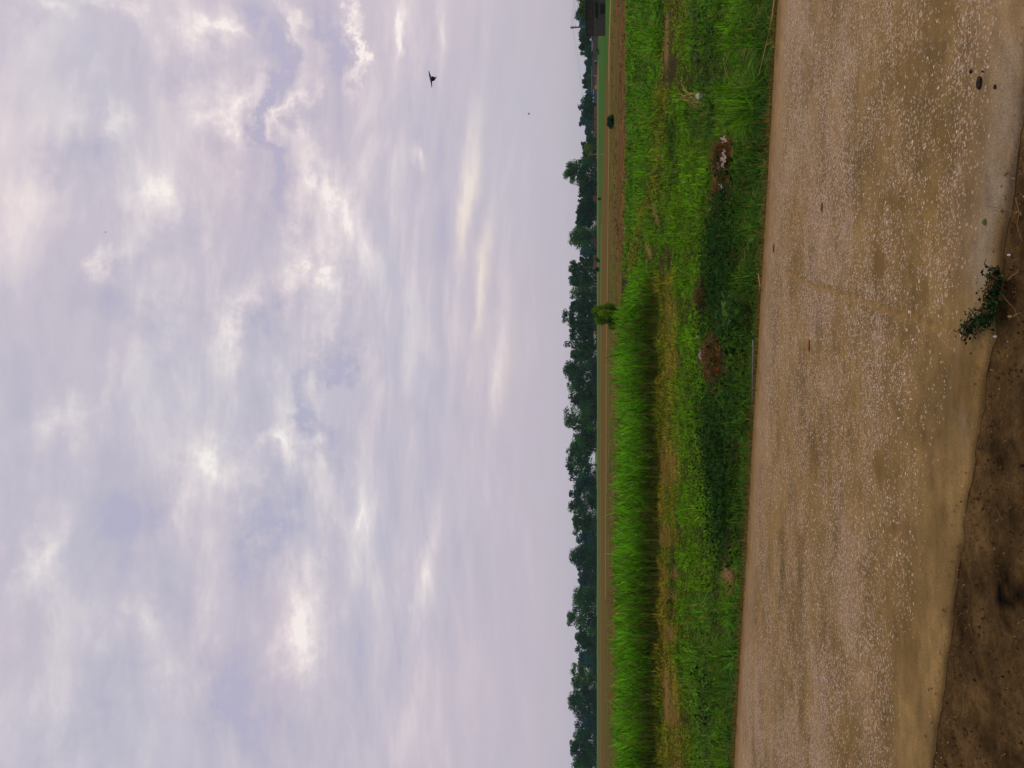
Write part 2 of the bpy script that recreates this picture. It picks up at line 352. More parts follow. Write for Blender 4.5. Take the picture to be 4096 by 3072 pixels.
    soil = mix(soil, np.array([.155, .095, .022]), np.where(vg, st * .9, 0)); soil = np.where(vg[:, None] & (st > .5)[:, None], soil * (1 + 1.2 * w3)[:, None], soil)
    for (cv, cy, rv, ry, an, s) in DIRT[:7]:
        q = blob(v + w2 * 10, m + w2 * 30, cv, cy, rv, ry, an) * s
        soil = mix(soil, [.20, .12, .045], np.where(vg, q, 0))
    return np.clip(soil, .003, 1), np.clip(g, .003, 1), cover, np.clip(h, .04, 1), v, yp

rows = np.concatenate([[-60, -20, -6, 0, .8, 1.4], np.geomspace(1.9, 3400, 900)])
cols = np.linspace(-1, 1, 520)
GX = np.outer(np.maximum(9, rows * .95 + 8), cols); GY = np.repeat(rows[:, None], len(cols), 1)
gx, gy = GX.ravel(), GY.ravel(); gz = terrain(gx, gy)
# sunk out of sight under the road slab
ins = (gy < y_far(gx) - .04) & (gy > y_near(gx) + .06); gz = np.where(ins, gz - .12, gz)
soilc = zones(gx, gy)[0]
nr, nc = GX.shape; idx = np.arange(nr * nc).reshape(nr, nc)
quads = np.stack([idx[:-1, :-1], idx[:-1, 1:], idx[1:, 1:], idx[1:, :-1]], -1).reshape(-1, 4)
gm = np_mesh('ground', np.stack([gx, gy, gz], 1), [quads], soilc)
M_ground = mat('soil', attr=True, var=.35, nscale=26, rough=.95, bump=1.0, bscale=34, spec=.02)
tag(link_mesh('ground', gm, M_ground, smooth=True), kind='structure')

# ------------------------------------------------------------------ the concrete road
def road_material():
    m = bpy.data.materials.new('worn_concrete'); m.use_nodes = True; t = m.node_tree; t.nodes.clear(); n = t.nodes.new; l = t.links.new
    o = n('ShaderNodeOutputMaterial'); p = n('ShaderNodeBsdfPrincipled'); l(p.outputs[0], o.inputs[0]); p.inputs['Roughness'].default_value = .9; p.inputs['Specular IOR Level'].default_value = .10
    tcn = n('ShaderNodeTexCoord'); at = n('ShaderNodeAttribute'); at.attribute_name = 'tint'; ms = n('ShaderNodeAttribute'); ms.attribute_name = 'stones'
    def noise(s, d, r=.6, sc_=(1, 1, 1)):
        mp = n('ShaderNodeMapping'); mp.inputs['Scale'].default_value = sc_; l(tcn.outputs['Object'], mp.inputs[0])
        q = n('ShaderNodeTexNoise'); q.inputs['Scale'].default_value = s; q.inputs['Detail'].default_value = d; q.inputs['Roughness'].default_value = r; l(mp.outputs[0], q.inputs['Vector']); return q
    def mth(op, a, b, cl=False):
        q = n('ShaderNodeMath'); q.operation = op; q.use_clamp = cl
        for i, s in enumerate((a, b)):
            if isinstance(s, (int, float)): q.inputs[i].default_value = s
            else: l(s, q.inputs[i])
        return q.outputs[0]
    nw = noise(60, 2)
    fine = noise(190, 3, .7); midn = noise(14, 5, .65, (.5, 1, 1)); 
    wv = n('ShaderNodeVectorMath'); wv.operation = 'MULTIPLY_ADD'; l(nw.outputs['Color'], wv.inputs[0]); wv.inputs[1].default_value = (.012,) * 3; l(tcn.outputs['Object'], wv.inputs[2])
    hs = []; masks = []; cols_ = []
    for sc_, base, gain in ((56, .54, 1), (92, .56, 1), (38, .40, .10)):
        vo = n('ShaderNodeTexVoronoi'); vo.inputs['Scale'].default_value = sc_; vo.inputs['Randomness'].default_value = 1; l(wv.outputs[0], vo.inputs['Vector'])
        sp = n('ShaderNodeSeparateColor'); l(vo.outputs['Color'], sp.inputs[0])
        # a cell shows a stone when its random number is below the local share of bare stones
        pick = mth('LESS_THAN', sp.outputs[0], mth('MULTIPLY', ms.outputs['Fac'], gain))
        rad = mth('ADD', mth('MULTIPLY', sp.outputs[1], .22), base * .75)
        inside = mth('MULTIPLY', mth('SUBTRACT', rad, vo.outputs['Distance']), 14, True)
        mk = mth('MULTIPLY', pick, mth('MINIMUM', inside, 1.0)); masks.append(mk); cols_.append(sp.outputs[2])
    mk = mth('MAXIMUM', mth('MAXIMUM', masks[0], masks[1]), masks[2])
    stone = n('ShaderNodeValToRGB'); e = stone.color_ramp.elements; e[0].position = 0; e[0].color = (.24, .165, .085, 1); e[1].position = 1; e[1].color = (.70, .49, .34, 1)
    q = stone.color_ramp.elements.new(.45); q.color = (.45, .31, .185, 1); q = stone.color_ramp.elements.new(.7); q.color = (.36, .30, .25, 1)
    l(cols_[0], stone.inputs[0])
    mr = n('ShaderNodeMapRange'); mr.inputs['From Min'].default_value = .3; mr.inputs['From Max'].default_value = .7; mr.inputs['To Min'].default_value = .78; mr.inputs['To Max'].default_value = 1.22; l(midn.outputs['Fac'], mr.inputs['Value'])
    mr2 = n('ShaderNodeMapRange'); mr2.inputs['From Min'].default_value = .3; mr2.inputs['From Max'].default_value = .7; mr2.inputs['To Min'].default_value = .58; mr2.inputs['To Max'].default_value = 1.42; l(fine.outputs['Fac'], mr2.inputs['Value'])
    sv = n('ShaderNodeVectorMath'); sv.operation = 'SCALE'; l(at.outputs['Color'], sv.inputs[0]); l(mth('MULTIPLY', mr.outputs[0], mr2.outputs[0]), sv.inputs['Scale'])
    mxn = n('ShaderNodeMix'); mxn.data_type = 'RGBA'; l(mth('MULTIPLY', mk, .9), mxn.inputs[0]); l(sv.outputs[0], mxn.inputs[6]); l(stone.outputs[0], mxn.inputs[7]); l(mxn.outputs[2], p.inputs['Base Color'])
    hgt = mth('ADD', mth('MULTIPLY', mk, .9), mth('MULTIPLY', fine.outputs['Fac'], .7))
    b = n('ShaderNodeBump'); b.inputs['Strength'].default_value = .6; b.inputs['Distance'].default_value = .006; l(hgt, b.inputs['Height']); l(b.outputs[0], p.inputs['Normal'])
    return m
def make_road():
    xs = np.concatenate([np.linspace(-60, -9, 52)[:-1], np.arange(-9, 9.001, .03), np.linspace(9, 60, 52)[1:]])
    ts = np.linspace(0, 1, 131)
    yn, yf = y_near(xs), y_far(xs) + .03 * (fbm(xs * 2, xs * 0, 77) - .5)
    X = np.repeat(xs[:, None], len(ts), 1); Y = yn[:, None] * (1 - ts) + yf[:, None] * ts
    x, y = X.ravel(), Y.ravel(); T = np.tile(ts, len(xs))
    v, yp = project(np.stack([x, y, 0 * x], 1)); m = mirror(yp)
    en, ef = y - y_near(x), y_far(x) - y          # metres from the near and the far edge
    w1 = fbm(x * .9, y * 1.8, 101) - .5; w2 = fbm(x * 4, y * 7, 111) - .5; w3 = fbm(x * 1.6, y * 6, 121) - .5
    z = .008 * w1 + .004 * w2 - .009 * (1 - sstep(0, .08, en)) - .02 * (1 - sstep(0, .07, ef))
    c = np.tile(np.array([.230, .150, .054]), (len(x), 1)); c = mix(c, [.275, .185, .095], sstep(-.05, .3, w1)); c = mix(c, [.215, .132, .040], sstep(.0, .25, -w3) * .6)
    c = c * (1 + .9 * (fbm(x * 2.2, y * 3.5, 131) - .5) + .35 * (fbm(x * 9, y * 14, 141, 3) - .5))[:, None] * np.array([.90, .88, .84])
    stn = np.clip(.40 + .75 * w1 + 1.0 * w2, .08, .72) * sstep(.20, .60, en + w1 * .35) * sstep(.28, .7, ef + w1 * .3)
    stn = stn * (.75 + .25 * sstep(.5, 1.5, en))
    c = mix(c, [.31, .205, .110], (1 - sstep(.35, .9, ef)) * .55)          # wind-blown dust by the verge
    c = mix(c, [.20, .110, .030], (1 - sstep(.12, .34, ef + w2 * .12)) * .85)
    c = mix(c, [.29, .25, .18], (blob(en, x, .10, .75, .13, .9) + blob(en, x, .14, 0.1, .14, .35) * .8) * np.clip(.1 + 5 * w2 + 3 * w1, 0, 1) * .45)
    for (cv, cy, rv, ry, an, s) in [(3580,815,60,28,20,.9),(3515,1060,26,75,0,1.2),(3690,1170,26,50,10,.9),(3640,230,40,90,0,.5),(3760,560,30,90,0,.6),(3600,330,26,70,5,.6),(3500,640,20,60,8,.4)]:
        q = blob(v, m, cv, cy, rv, ry, an) * s; c = mix(c, [.16, .095, .028], q * .85); stn = stn * np.clip(1 - 1.3 * q, 0, 1); z = z - .006 * q
    # cold joint running obliquely across the slab
    jy = np.interp(v, [3060, 3140, 3270, 3450, 3620, 3800, 3960], [1060, 1085, 1150, 1205, 1262, 1330, 1380]) + 8 * (vnoise(v * .03, v * 0, 9) - .5)
    dj = (yp - jy); k = np.exp(-(dj / 18.0) ** 2) * band(v, 3130, 3760, 40)
    c = mix(c, [.27, .165, .055], k * .95); c = mix(c, [.11, .07, .025], np.exp(-((dj + 12) / 5.0) ** 2) * band(v, 3130, 3760, 40) * .8); stn = stn * (1 - .95 * k); z = z - .008 * np.exp(-((dj + 8) / 6.0) ** 2) * band(v, 3130, 3760, 40)
    nxs, nts = len(xs), len(ts); idx = np.arange(nxs * nts).reshape(nxs, nts)
    quads = [np.stack([idx[:-1, :-1], idx[1:, :-1], idx[1:, 1:], idx[:-1, 1:]], -1).reshape(-1, 4)]
    V = np.stack([x, y, z], 1); nv = len(V)
    low = []; 
    for k_, (edge, off) in enumerate(((idx[:, 0], -.015), (idx[:, -1], .01))):
        q = V[edge].copy(); q[:, 2] = -.20; q[:, 1] += off; base = nv + k_ * nxs; b = np.arange(base, base + nxs); low.append(q)
        a = edge
        f = np.stack([a[:-1], b[:-1], b[1:], a[1:]], -1)
        quads.append(f if k_ == 0 else f[:, ::-1])
    V = np.concatenate([V] + low); C = np.concatenate([c, np.tile([.17, .11, .06], (2 * nxs, 1))])
    me = np_mesh('road', V, quads, C)
    a2 = me.attributes.new('stones', 'FLOAT', 'POINT'); a2.data.foreach_set('value', np.concatenate([stn, np.full(2 * nxs, .25)]).astype(np.float32))
    tag(link_mesh('road', me, road_material(), smooth=True), kind='structure')
make_road()

# ------------------------------------------------------------------ blades (numpy): every blade is a bent, tapering strip
def blades(root, height, width, color, lean=.45, seg=3, seed=1, dirs=None):
    r = np.random.default_rng(seed); n = len(root)
    az = r.uniform(0, 2 * np.pi, n) if dirs is None else dirs; d = np.stack([np.cos(az), np.sin(az), 0 * az], 1)
    fa_ = r.uniform(0, 2 * np.pi, n); s = np.stack([np.cos(fa_), np.sin(fa_), 0 * az], 1)
    ln = np.clip(r.normal(lean, lean * .6, n), 0, 1.6)
    V = []; 
    for k in range(seg):
        t = k / seg
        c = root + d * (height * ln * t * t)[:, None] + np.array([0, 0, 1.]) * (height * (t - .35 * ln * t * t))[:, None]
        wd = width * (1 - .55 * t) * .5
        V += [c - s * wd[:, None], c + s * wd[:, None]]
    V.append(root + d * (height * ln)[:, None] + np.array([0, 0, 1.]) * (height * (1 - .35 * ln - .12 * ln * ln))[:, None])
    V = np.stack(V, 1); per = V.shape[1]; b = (np.arange(n) * per)[:, None]
    q = [np.concatenate([b + 2 * k, b + 2 * k + 1, b + 2 * k + 3, b + 2 * k + 2], 1) for k in range(seg - 1)]
    tri = np.concatenate([b + per - 3, b + per - 2, b + per - 1], 1)
    return V.reshape(-1, 3), [np.concatenate(q), tri], np.repeat(color, per, 0)
def merge(parts):
    V, Q, T, C = [], [], [], []; o = 0
    for v, fl, c in parts:
        V.append(v); C.append(c)
        for f in fl: (Q if f.shape[1] == 4 else T).append(f + o)
        o += len(v)
    fl = ([np.concatenate(Q)] if Q else []) + ([np.concatenate(T)] if T else [])
    return np.concatenate(V), fl, np.concatenate(C)

def scatter(n, v0, v1, y0=-1000, y1=3900, seed=3):
    r = np.random.default_rng(seed)
    v = r.uniform(v0, v1, n); y = r.uniform(y0, y1, n)
    dz = math.sin(PITCH) + np.cos(PITCH) * (2048 - v) / F; dy = math.cos(PITCH) - math.sin(PITCH) * (2048 - v) / F
    z = np.full(n, -.5)
    for _ in range(9):
        t = (z - CAMH) / dz; x = t * (1536 - y) / F; Y = t * dy; z = terrain(x, Y)
    return x, Y, z
def make_grass():
    x, y, z = scatter(450000, 2474, 3125)
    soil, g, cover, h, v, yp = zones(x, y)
    r = np.random.default_rng(5)
    gap = fbm(x * 2.6, y * 2.6, 73, 3); near = sstep(2780, 2880, v); cover = cover * (1 - near * np.clip((gap - .50) * 5, 0, .85))
    keep = (r.random(len(x)) < cover) & ~((yp > CROP_Y + 20) & (v < 2618))
    x, y, z, g, h, v = x[keep], y[keep], z[keep], g[keep], h[keep], v[keep]
    n = len(x); sc_ = np.clip(9 / y, .22, 1.4); clump = fbm(x * 4 * sc_, y * 4 * sc_, 71, 3); cl2 = np.clip((clump - .32) * 2.6, 0, 1)
    h = h * r.uniform(.5, 1.2, n) * (.35 + 1.15 * cl2)
    wd = np.maximum(.014, y / F * 4 * 1.5) * r.uniform(.5, 1.5, n)
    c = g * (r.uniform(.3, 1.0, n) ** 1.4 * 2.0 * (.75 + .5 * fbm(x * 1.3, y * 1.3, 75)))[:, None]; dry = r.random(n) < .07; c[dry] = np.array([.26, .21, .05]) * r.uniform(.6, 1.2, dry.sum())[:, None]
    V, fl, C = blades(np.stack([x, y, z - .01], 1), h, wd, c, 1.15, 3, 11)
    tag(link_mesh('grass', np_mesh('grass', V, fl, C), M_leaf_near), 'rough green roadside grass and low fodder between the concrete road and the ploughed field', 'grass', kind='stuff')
make_grass()
def make_field_tufts():
    x, y, z = scatter(12300, 2440, 2512, seed=13); soil, g, cover, h, v, yp = zones(x, y)
    r = np.random.default_rng(15); cl = fbm(x * .2, y * .2, 81); e2 = sstep(2470, 2508, v)
    k = (r.random(len(x)) < sstep(.45, .75, cl) * .35 + .07 * e2) & ~((yp > CROP_Y) & (v > 2470))
    x, y, z = x[k], y[k], z[k]; n = len(x)
    root = np.repeat(np.stack([x, y, z], 1), 4, 0) + r.normal(0, .06, (n * 4, 3)) * np.array([1, 1, 0])
    col_ = np.where(r.random(n * 4)[:, None] < .5, np.array([.05, .10, .012]), np.array([.09, .06, .02])) * r.uniform(.6, 1.3, n * 4)[:, None]
    V, fl, C = blades(root, r.uniform(.08, .26, n * 4), np.maximum(.02, root[:, 1] / F * 2.2), col_, .6, 2, 17)
    tag(link_mesh('weed_tufts', np_mesh('weed_tufts', V, fl, C), M_leaf_near), 'scattered weed tufts and crop stubble standing in the ploughed brown field', 'weeds', kind='stuff')
make_field_tufts()

# leaves: flat ovals, folded a little
def ovals(cen, size, color, seed=1, tilt=.9, aspect=.6, updir=None):
    r = np.random.default_rng(seed); n = len(cen)
    nrm = r.normal(0, 1, (n, 3)) * tilt + np.array([0, -.25, 1.]); nrm /= np.linalg.norm(nrm, axis=1)[:, None]
    a = r.normal(0, 1, (n, 3)); a -= nrm * (a * nrm).sum(1)[:, None]; a /= np.linalg.norm(a, axis=1)[:, None]; b = np.cross(nrm, a)
    s = size[:, None]
    pts = [(-1, 0), (-.45, .8), (.35, .75), (1, 0), (.35, -.75), (-.45, -.8)]
    V = np.stack([cen + a * s * p * .5 + b * s * q * .5 * aspect + nrm * s * (.10 * abs(q)) for p, q in pts], 1)
    i = (np.arange(n) * 6)[:, None]
    q1 = np.concatenate([i, i + 3, i + 2, i + 1], 1); q2 = np.concatenate([i, i + 5, i + 4, i + 3], 1)
    return V.reshape(-1, 3), [np.concatenate([q1, q2])], np.repeat(color, 6, 0)
def make_weeds():
    x, y, z = scatter(82000, 2800, 3030, seed=23); soil, g, cover, h, v, yp = zones(x, y); m = mirror(yp)
    r = np.random.default_rng(25)
    p = blob(v, m, 2900, 1090, 50, 230, 6) * 1.2 + .5 * blob(v, m, 2935, 800, 30, 130) + .35 * blob(v, m, 2985, 1330, 40, 110) + .2 * blob(v, m, 2860, 150, 40, 150)
    k = (r.random(len(x)) < p * .85) & (cover > .1); x, y, z = x[k], y[k], z[k]; n = len(x)
    c = np.array([.013, .050, .007]) * r.uniform(.35, 2.0, n)[:, None] * (1 + np.array([.4, .1, 0]) * r.random((n, 1)))
    V, fl, C = ovals(np.stack([x, y, z + .05 + r.random(n) ** .7 * (.12 + .22 * fbm(x * 2, y * 2, 91))], 1), r.uniform(.03, .085, n), c, 27)
    tag(link_mesh('broadleaf_weeds', np_mesh('broadleaf_weeds', V, fl, C), M_leaf_near), 'dark round-leaved weeds matted in the roadside ditch', 'weeds', kind='stuff')
make_weeds()

def arcs(root, d, length, width, color, rise, droop, seg=6):
    """long arching leaves: start upward, bend over"""
    n = len(root); s = np.stack([-d[:, 1], d[:, 0], 0 * d[:, 0]], 1); V = []
    for k in range(seg + 1):
        t = k / seg; hz_ = np.sin(np.minimum(t * droop, 1.9)) / np.maximum(droop, .3)
        c = root + d * (length * (t * .15 + hz_ * .75 * rise))[:, None] + np.array([0, 0, 1.]) * (length * (t * (1.05 - .45 * rise) - droop * .42 * t * t))[:, None]
        wd = width * (0.35 + .65 * min(1, 3 * t)) * (1 - t) ** .6 * .5 + (.0005)
        tw = s * np.cos(t * 1.3) + np.array([0, 0, 1.]) * np.sin(t * 1.3) * .5
        V += [c - tw * wd[:, None], c + tw * wd[:, None]]
    V = np.stack(V, 1); per = V.shape[1]; b = (np.arange(n) * per)[:, None]
    q = [np.concatenate([b + 2 * k, b + 2 * k + 1, b + 2 * k + 3, b + 2 * k + 2], 1) for k in range(seg)]
    return V.reshape(-1, 3), [np.concatenate(q)], np.repeat(color, per, 0)
def make_crop():
    r = np.random.default_rng(33)
    n = 4600; D = 24.6 + r.random(n) ** 1.25 * 11; y = r.uniform(CROP_Y - 6, 3400, n)
    # front line as in the photograph
    x = D * (1536 - y) / F
    fr = on_plane(2628, 1300, -.6).y; D = D - 24.6 + fr; x = D * (1536 - y) / F
    hmax = np.interp(y, [1085, 1160, 1280, 1463, 1800, 2300, 3400], [.95, 1.2, 1.5, 1.55, 1.4, 1.6, 1.5]) * (.80 + .42 * fbm(y * .012, D * .8, 191, 3))
    keep = (D - fr) < np.interp(y, [1080, 1160, 1300], [4, 7, 12]); D, y, x, hmax = D[keep], y[keep], x[keep], hmax[keep]; n = len(x)
    z = terrain(x, D); hs = hmax * r.uniform(.58, 1.1, n)
    parts = []
    base = np.stack([x, D, z], 1); lx = r.normal(0, .06, n); ly = r.normal(0, .06, n)
    # stems
    V, fl, C = blades(base, hs * .82, np.full(n, .030), np.array([.22, .27, .05]) * r.uniform(.7, 1.3, n)[:, None], .08, 3, 35); parts.append((V, fl, C))
    for k in range(9):
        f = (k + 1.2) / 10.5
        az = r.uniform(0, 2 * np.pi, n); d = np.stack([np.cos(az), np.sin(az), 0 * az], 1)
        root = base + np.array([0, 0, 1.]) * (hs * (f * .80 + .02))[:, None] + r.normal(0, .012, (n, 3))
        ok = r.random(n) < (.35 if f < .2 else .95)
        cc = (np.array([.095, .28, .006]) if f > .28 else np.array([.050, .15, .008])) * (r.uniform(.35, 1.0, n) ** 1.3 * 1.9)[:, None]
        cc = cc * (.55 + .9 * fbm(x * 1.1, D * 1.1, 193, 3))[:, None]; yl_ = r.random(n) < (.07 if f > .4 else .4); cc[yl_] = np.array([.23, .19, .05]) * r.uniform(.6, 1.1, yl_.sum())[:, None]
        L_ = hs * r.uniform(.36, .60, n)
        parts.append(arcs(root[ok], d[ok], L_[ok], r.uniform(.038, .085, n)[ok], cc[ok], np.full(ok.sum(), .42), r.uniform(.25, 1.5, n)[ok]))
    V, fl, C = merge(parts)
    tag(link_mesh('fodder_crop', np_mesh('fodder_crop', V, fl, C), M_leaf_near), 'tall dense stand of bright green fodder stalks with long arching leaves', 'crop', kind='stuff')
make_crop()

# ------------------------------------------------------------------ trees and shrubs
def leaf_cloud(lobes, n, leaf, c0, c1, r, flat=.0):
    """lobes: (centre, radii, share).  Leaf cards scattered through the outer part of every lobe"""
    w_ = np.array([l[1][0] * l[1][1] + l[1][0] * l[1][2] for l in lobes]); w_ = w_ / w_.sum()
    P, S, C, Q = [], [], [], []
    for (cen, rad), k in zip([(np.array(l[0]), np.array(l[1])) for l in lobes], w_):
        m = max(12, int(n * k)); d = r.normal(0, 1, (m, 3)); d /= np.linalg.norm(d, axis=1)[:, None]
        rr = r.random(m) ** .35 * r.uniform(.82, 1.16, m)
        P.append(cen + d * rad * rr[:, None]); Q.append(d)
        tone = r.uniform(.5, 1.75); hue = r.random()
        C.append((np.array(c0) * (1 - hue) + np.array(c1) * hue) * tone * r.uniform(.7, 1.35, (m, 1)))
    P = np.concatenate(P); C = np.concatenate(C); Q = np.concatenate(Q); m = len(P)
    nrm = Q + r.normal(0, .65, (m, 3)); nrm /= np.linalg.norm(nrm, axis=1)[:, None]
    a = r.normal(0, 1, (m, 3)); a -= nrm * (a * nrm).sum(1)[:, None]; a /= np.linalg.norm(a, axis=1)[:, None]; b = np.cross(nrm, a)
    s = (leaf * r.uniform(.5, 1.35, m))[:, None]
    V = np.stack([P - a * s * .5, P - a * s * .1 + b * s * .38, P + a * s * .55 + b * s * .1, P + a * s * .1 - b * s * .36], 1).reshape(-1, 3)
    i = (np.arange(m) * 4)[:, None]
    return V, [np.concatenate([i, i + 1, i + 2, i + 3], 1)], np.repeat(C, 4, 0)
PAL = {'dark': ((.008, .055, .018), (.016, .085, .016)), 'green': ((.014, .085, .014), (.038, .13, .010)), 'light': ((.055, .15, .006), (.12, .20, .008)), 'blue': ((.008, .050, .055), (.014, .070, .070))}  # blue set: distance haze painted into the leaf colour of far crowns
def tree(name, label, y, vtop, hw, D, shape='round', pal='green', trunk=.16, vbase=None, cat='tree', group='trees along the far edge of the fields', bare=False, leaf=None, n=None):
    r = np.random.default_rng(int(y * 13 + D)); p = at_dist(y, D); ztop = z_for(vtop, y, D); H = ztop - p.z; W = hw / F * D * (1.3 if cat == 'tree' else 1)
    root = empty(name, p, label, cat, group)
    rr = random.Random(int(y * 7 + D))
    lobes = []
    cz0 = trunk * H
    if shape == 'round':
        nl = 15
        for i in range(nl):
            t = (i + .5) / nl; zc = cz0 + (H - cz0) * (.12 + .74 * t); prof = math.sin(math.pi * (.16 + .74 * t) ** .9)
            a_ = i * 2.4 + rr.random(); q = rr.uniform(.2, .68) * W * prof; rd = W * rr.uniform(.30, .46)
            lobes.append(((math.cos(a_) * q, math.sin(a_) * q, zc), (rd, rd, min(rd, H * .2) * rr.uniform(.7, 1))))
        lobes.append(((0, 0, cz0 + (H - cz0) * .46), (W * .72, W * .6, (H - cz0) * .42)))
    elif shape == 'tiered':      # broad skirt with a narrower head set to one side
        for i in range(16):
            a_ = i * 2.4; q = rr.uniform(.25, .75) * W; rd = W * rr.uniform(.22, .36)
            lobes.append(((math.cos(a_) * q, math.sin(a_) * q, H * rr.uniform(.14, .70)), (rd, rd, rd * .8)))
        for i in range(12):
            rd = W * rr.uniform(.18, .27); lobes.append((( -W * .05 + rr.uniform(-.48, .48) * W, rr.uniform(-.3, .3) * W, H * rr.uniform(.66, .90)), (rd, rd, H * .09)))
        lobes.append(((0, 0, H * .40), (W * .8, W * .6, H * .32)))
    elif shape == 'spiky':       # several leaders side by side, ragged
        for i in range(6):
            x0 = (i / 5 - .5) * 1.6 * W; hh = H * (1 - .42 * abs(i / 5 - .5) * 2 * rr.uniform(.5, 1.1))
            for k in range(5):
                t = k / 4; rd = W * (.40 - .17 * t); lobes.append(((x0 + rr.uniform(-.12, .12) * W, rr.uniform(-.4, .4) * W, cz0 + rd + (hh - cz0 - rd * 1.4) * t), (rd, rd * 1.1, (hh - cz0) * .17)))
        lobes.append(((0, 0, cz0 + (H - cz0) * .35), (W * .85, W * .6, (H - cz0) * .33)))
    elif shape == 'tall':
        for i in range(11):
            t = i / 10; rd = W * (.75 - .35 * t) * rr.uniform(.75, 1.1); lobes.append(((rr.uniform(-.35, .35) * W, rr.uniform(-.35, .35) * W, cz0 + rd * .6 + (H - cz0 - rd * .9) * t), (rd, rd, H * .10)))
    elif shape == 'wide':
        for i in range(18):
            a_ = i * 2.4; q = rr.uniform(.1, .82); rd = W * rr.uniform(.18, .30)
            top = H * (1 - .35 * q * q) - rd * .7
            lobes.append(((math.cos(a_) * q * W, math.sin(a_) * q * W * .8, rr.uniform(cz0 + (top - cz0) * .2, top)), (rd, rd, rd * .75)))
        for i in range(7): lobes.append((((i / 3 - 1) * W * .75, rr.uniform(-.3, .3) * W, H * rr.uniform(.70, .86)), (W * .2, W * .2, H * .12)))
        lobes.append(((0, 0, H * .45), (W * .85, W * .6, H * .36)))
    elif shape == 'shrub':
        for i in range(14):
            a_ = i * 2.4; q = rr.uniform(.1, .75) * W; rd = W * rr.uniform(.22, .36)
            lobes.append(((math.cos(a_) * q, math.sin(a_) * q, max(rd * .45, H * rr.uniform(.15, .75) * (1 - .4 * q / W))), (rd, rd, min(rd, H * .32))))
    c0, c1 = PAL[pal]
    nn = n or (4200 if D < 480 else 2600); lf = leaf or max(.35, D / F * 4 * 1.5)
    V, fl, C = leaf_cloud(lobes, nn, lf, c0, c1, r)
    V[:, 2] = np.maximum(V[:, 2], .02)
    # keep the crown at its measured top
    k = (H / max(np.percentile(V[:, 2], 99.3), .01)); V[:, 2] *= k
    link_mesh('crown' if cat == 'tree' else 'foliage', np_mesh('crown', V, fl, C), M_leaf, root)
    # trunk with limbs reaching into the lobes
    bm = bmesh.new(); tr_ = max(.05, H * .022); fork = max(cz0 * 1.1, H * .18)
    bx = rr.uniform(-.03, .03) * H
    if shape == 'shrub':
        for i in range(5):
            l = lobes[i][0]; b_tube(bm, [(0, 0, -.05), (l[0] * .4, l[1] * .4, l[2] * .5), (l[0] * .9, l[1] * .9, l[2])], [tr_ * .6, tr_ * .4, tr_ * .15], 5)
    else:
        b_tube(bm, [(0, 0, -.3), (bx * .4, 0, fork * .5), (bx, 0, fork), (bx * 1.3, 0, H * .55), (bx, 0, H * .8)], [tr_ * 1.4, tr_, tr_ * .85, tr_ * .45, tr_ * .12], 8)
        for i, l in enumerate(lobes[::2][:7]):
            l = l[0]; b_tube(bm, [(bx, 0, fork * (.9 + .15 * (i % 3))), (l[0] * .5 + bx * .5, l[1] * .5, fork + (l[2] - fork) * .55), l], [tr_ * .5, tr_ * .32, tr_ * .1], 6)
    link_name = 'trunk' if shape != 'shrub' else 'stem'
    bm_obj(link_name, bm, M_bark, root, True)
    if bare:
        bm = bmesh.new()
        def grow(p0, d, ln, rad, k):
            p1 = p0 + d * ln * .5 + Vector((rr.uniform(-.1, .1), rr.uniform(-.1, .1), 0)) * ln; p2 = p1 + (d + Vector((rr.uniform(-.2, .2), 0, .1))).normalized() * ln * .5
            b_tube(bm, [p0, p1, p2], [rad, rad * .8, rad * .62], 5)
            if k:
                for s_ in (-1, 1):
                    nd = (d + Vector((s_ * rr.uniform(.45, .8), rr.uniform(-.4, .4), rr.uniform(-.1, .15)))).normalized(); grow(p2, nd, ln * rr.uniform(.6, .75), rad * .6, k - 1)
        for s_ in (-.8, 0, .75): grow(Vector((s_ * .8, 0, H * .42)), Vector((s_ * .5, 0, 1)).normalized(), H * .26, .26, 3)
        bm_obj('bare_branch', bm, M_bark, root, True)
    return root
T = tree
# name, label, row, top, half width, distance, shape, palette
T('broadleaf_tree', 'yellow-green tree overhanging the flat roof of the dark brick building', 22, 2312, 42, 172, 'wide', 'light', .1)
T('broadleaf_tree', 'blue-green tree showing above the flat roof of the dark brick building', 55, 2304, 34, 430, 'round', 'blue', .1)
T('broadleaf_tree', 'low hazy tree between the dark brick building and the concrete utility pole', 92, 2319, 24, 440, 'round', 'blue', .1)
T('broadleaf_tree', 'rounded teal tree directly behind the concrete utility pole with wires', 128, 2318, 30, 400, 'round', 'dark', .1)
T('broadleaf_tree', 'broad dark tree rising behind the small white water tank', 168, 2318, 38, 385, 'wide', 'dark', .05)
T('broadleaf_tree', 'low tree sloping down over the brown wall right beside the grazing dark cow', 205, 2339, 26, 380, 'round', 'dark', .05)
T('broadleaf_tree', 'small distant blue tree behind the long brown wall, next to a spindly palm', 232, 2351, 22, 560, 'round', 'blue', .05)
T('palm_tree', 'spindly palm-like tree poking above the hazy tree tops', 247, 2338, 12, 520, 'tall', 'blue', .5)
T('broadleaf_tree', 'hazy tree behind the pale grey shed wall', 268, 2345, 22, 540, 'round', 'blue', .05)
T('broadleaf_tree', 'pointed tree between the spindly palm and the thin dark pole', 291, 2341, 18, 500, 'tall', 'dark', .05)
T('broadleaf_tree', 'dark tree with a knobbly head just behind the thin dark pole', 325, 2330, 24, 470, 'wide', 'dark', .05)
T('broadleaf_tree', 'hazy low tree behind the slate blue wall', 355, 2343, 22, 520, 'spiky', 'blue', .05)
T('broadleaf_tree', 'rounded low tree above the two white specks at the end of the slate blue wall', 388, 2342, 22, 500, 'round', 'blue', .05)
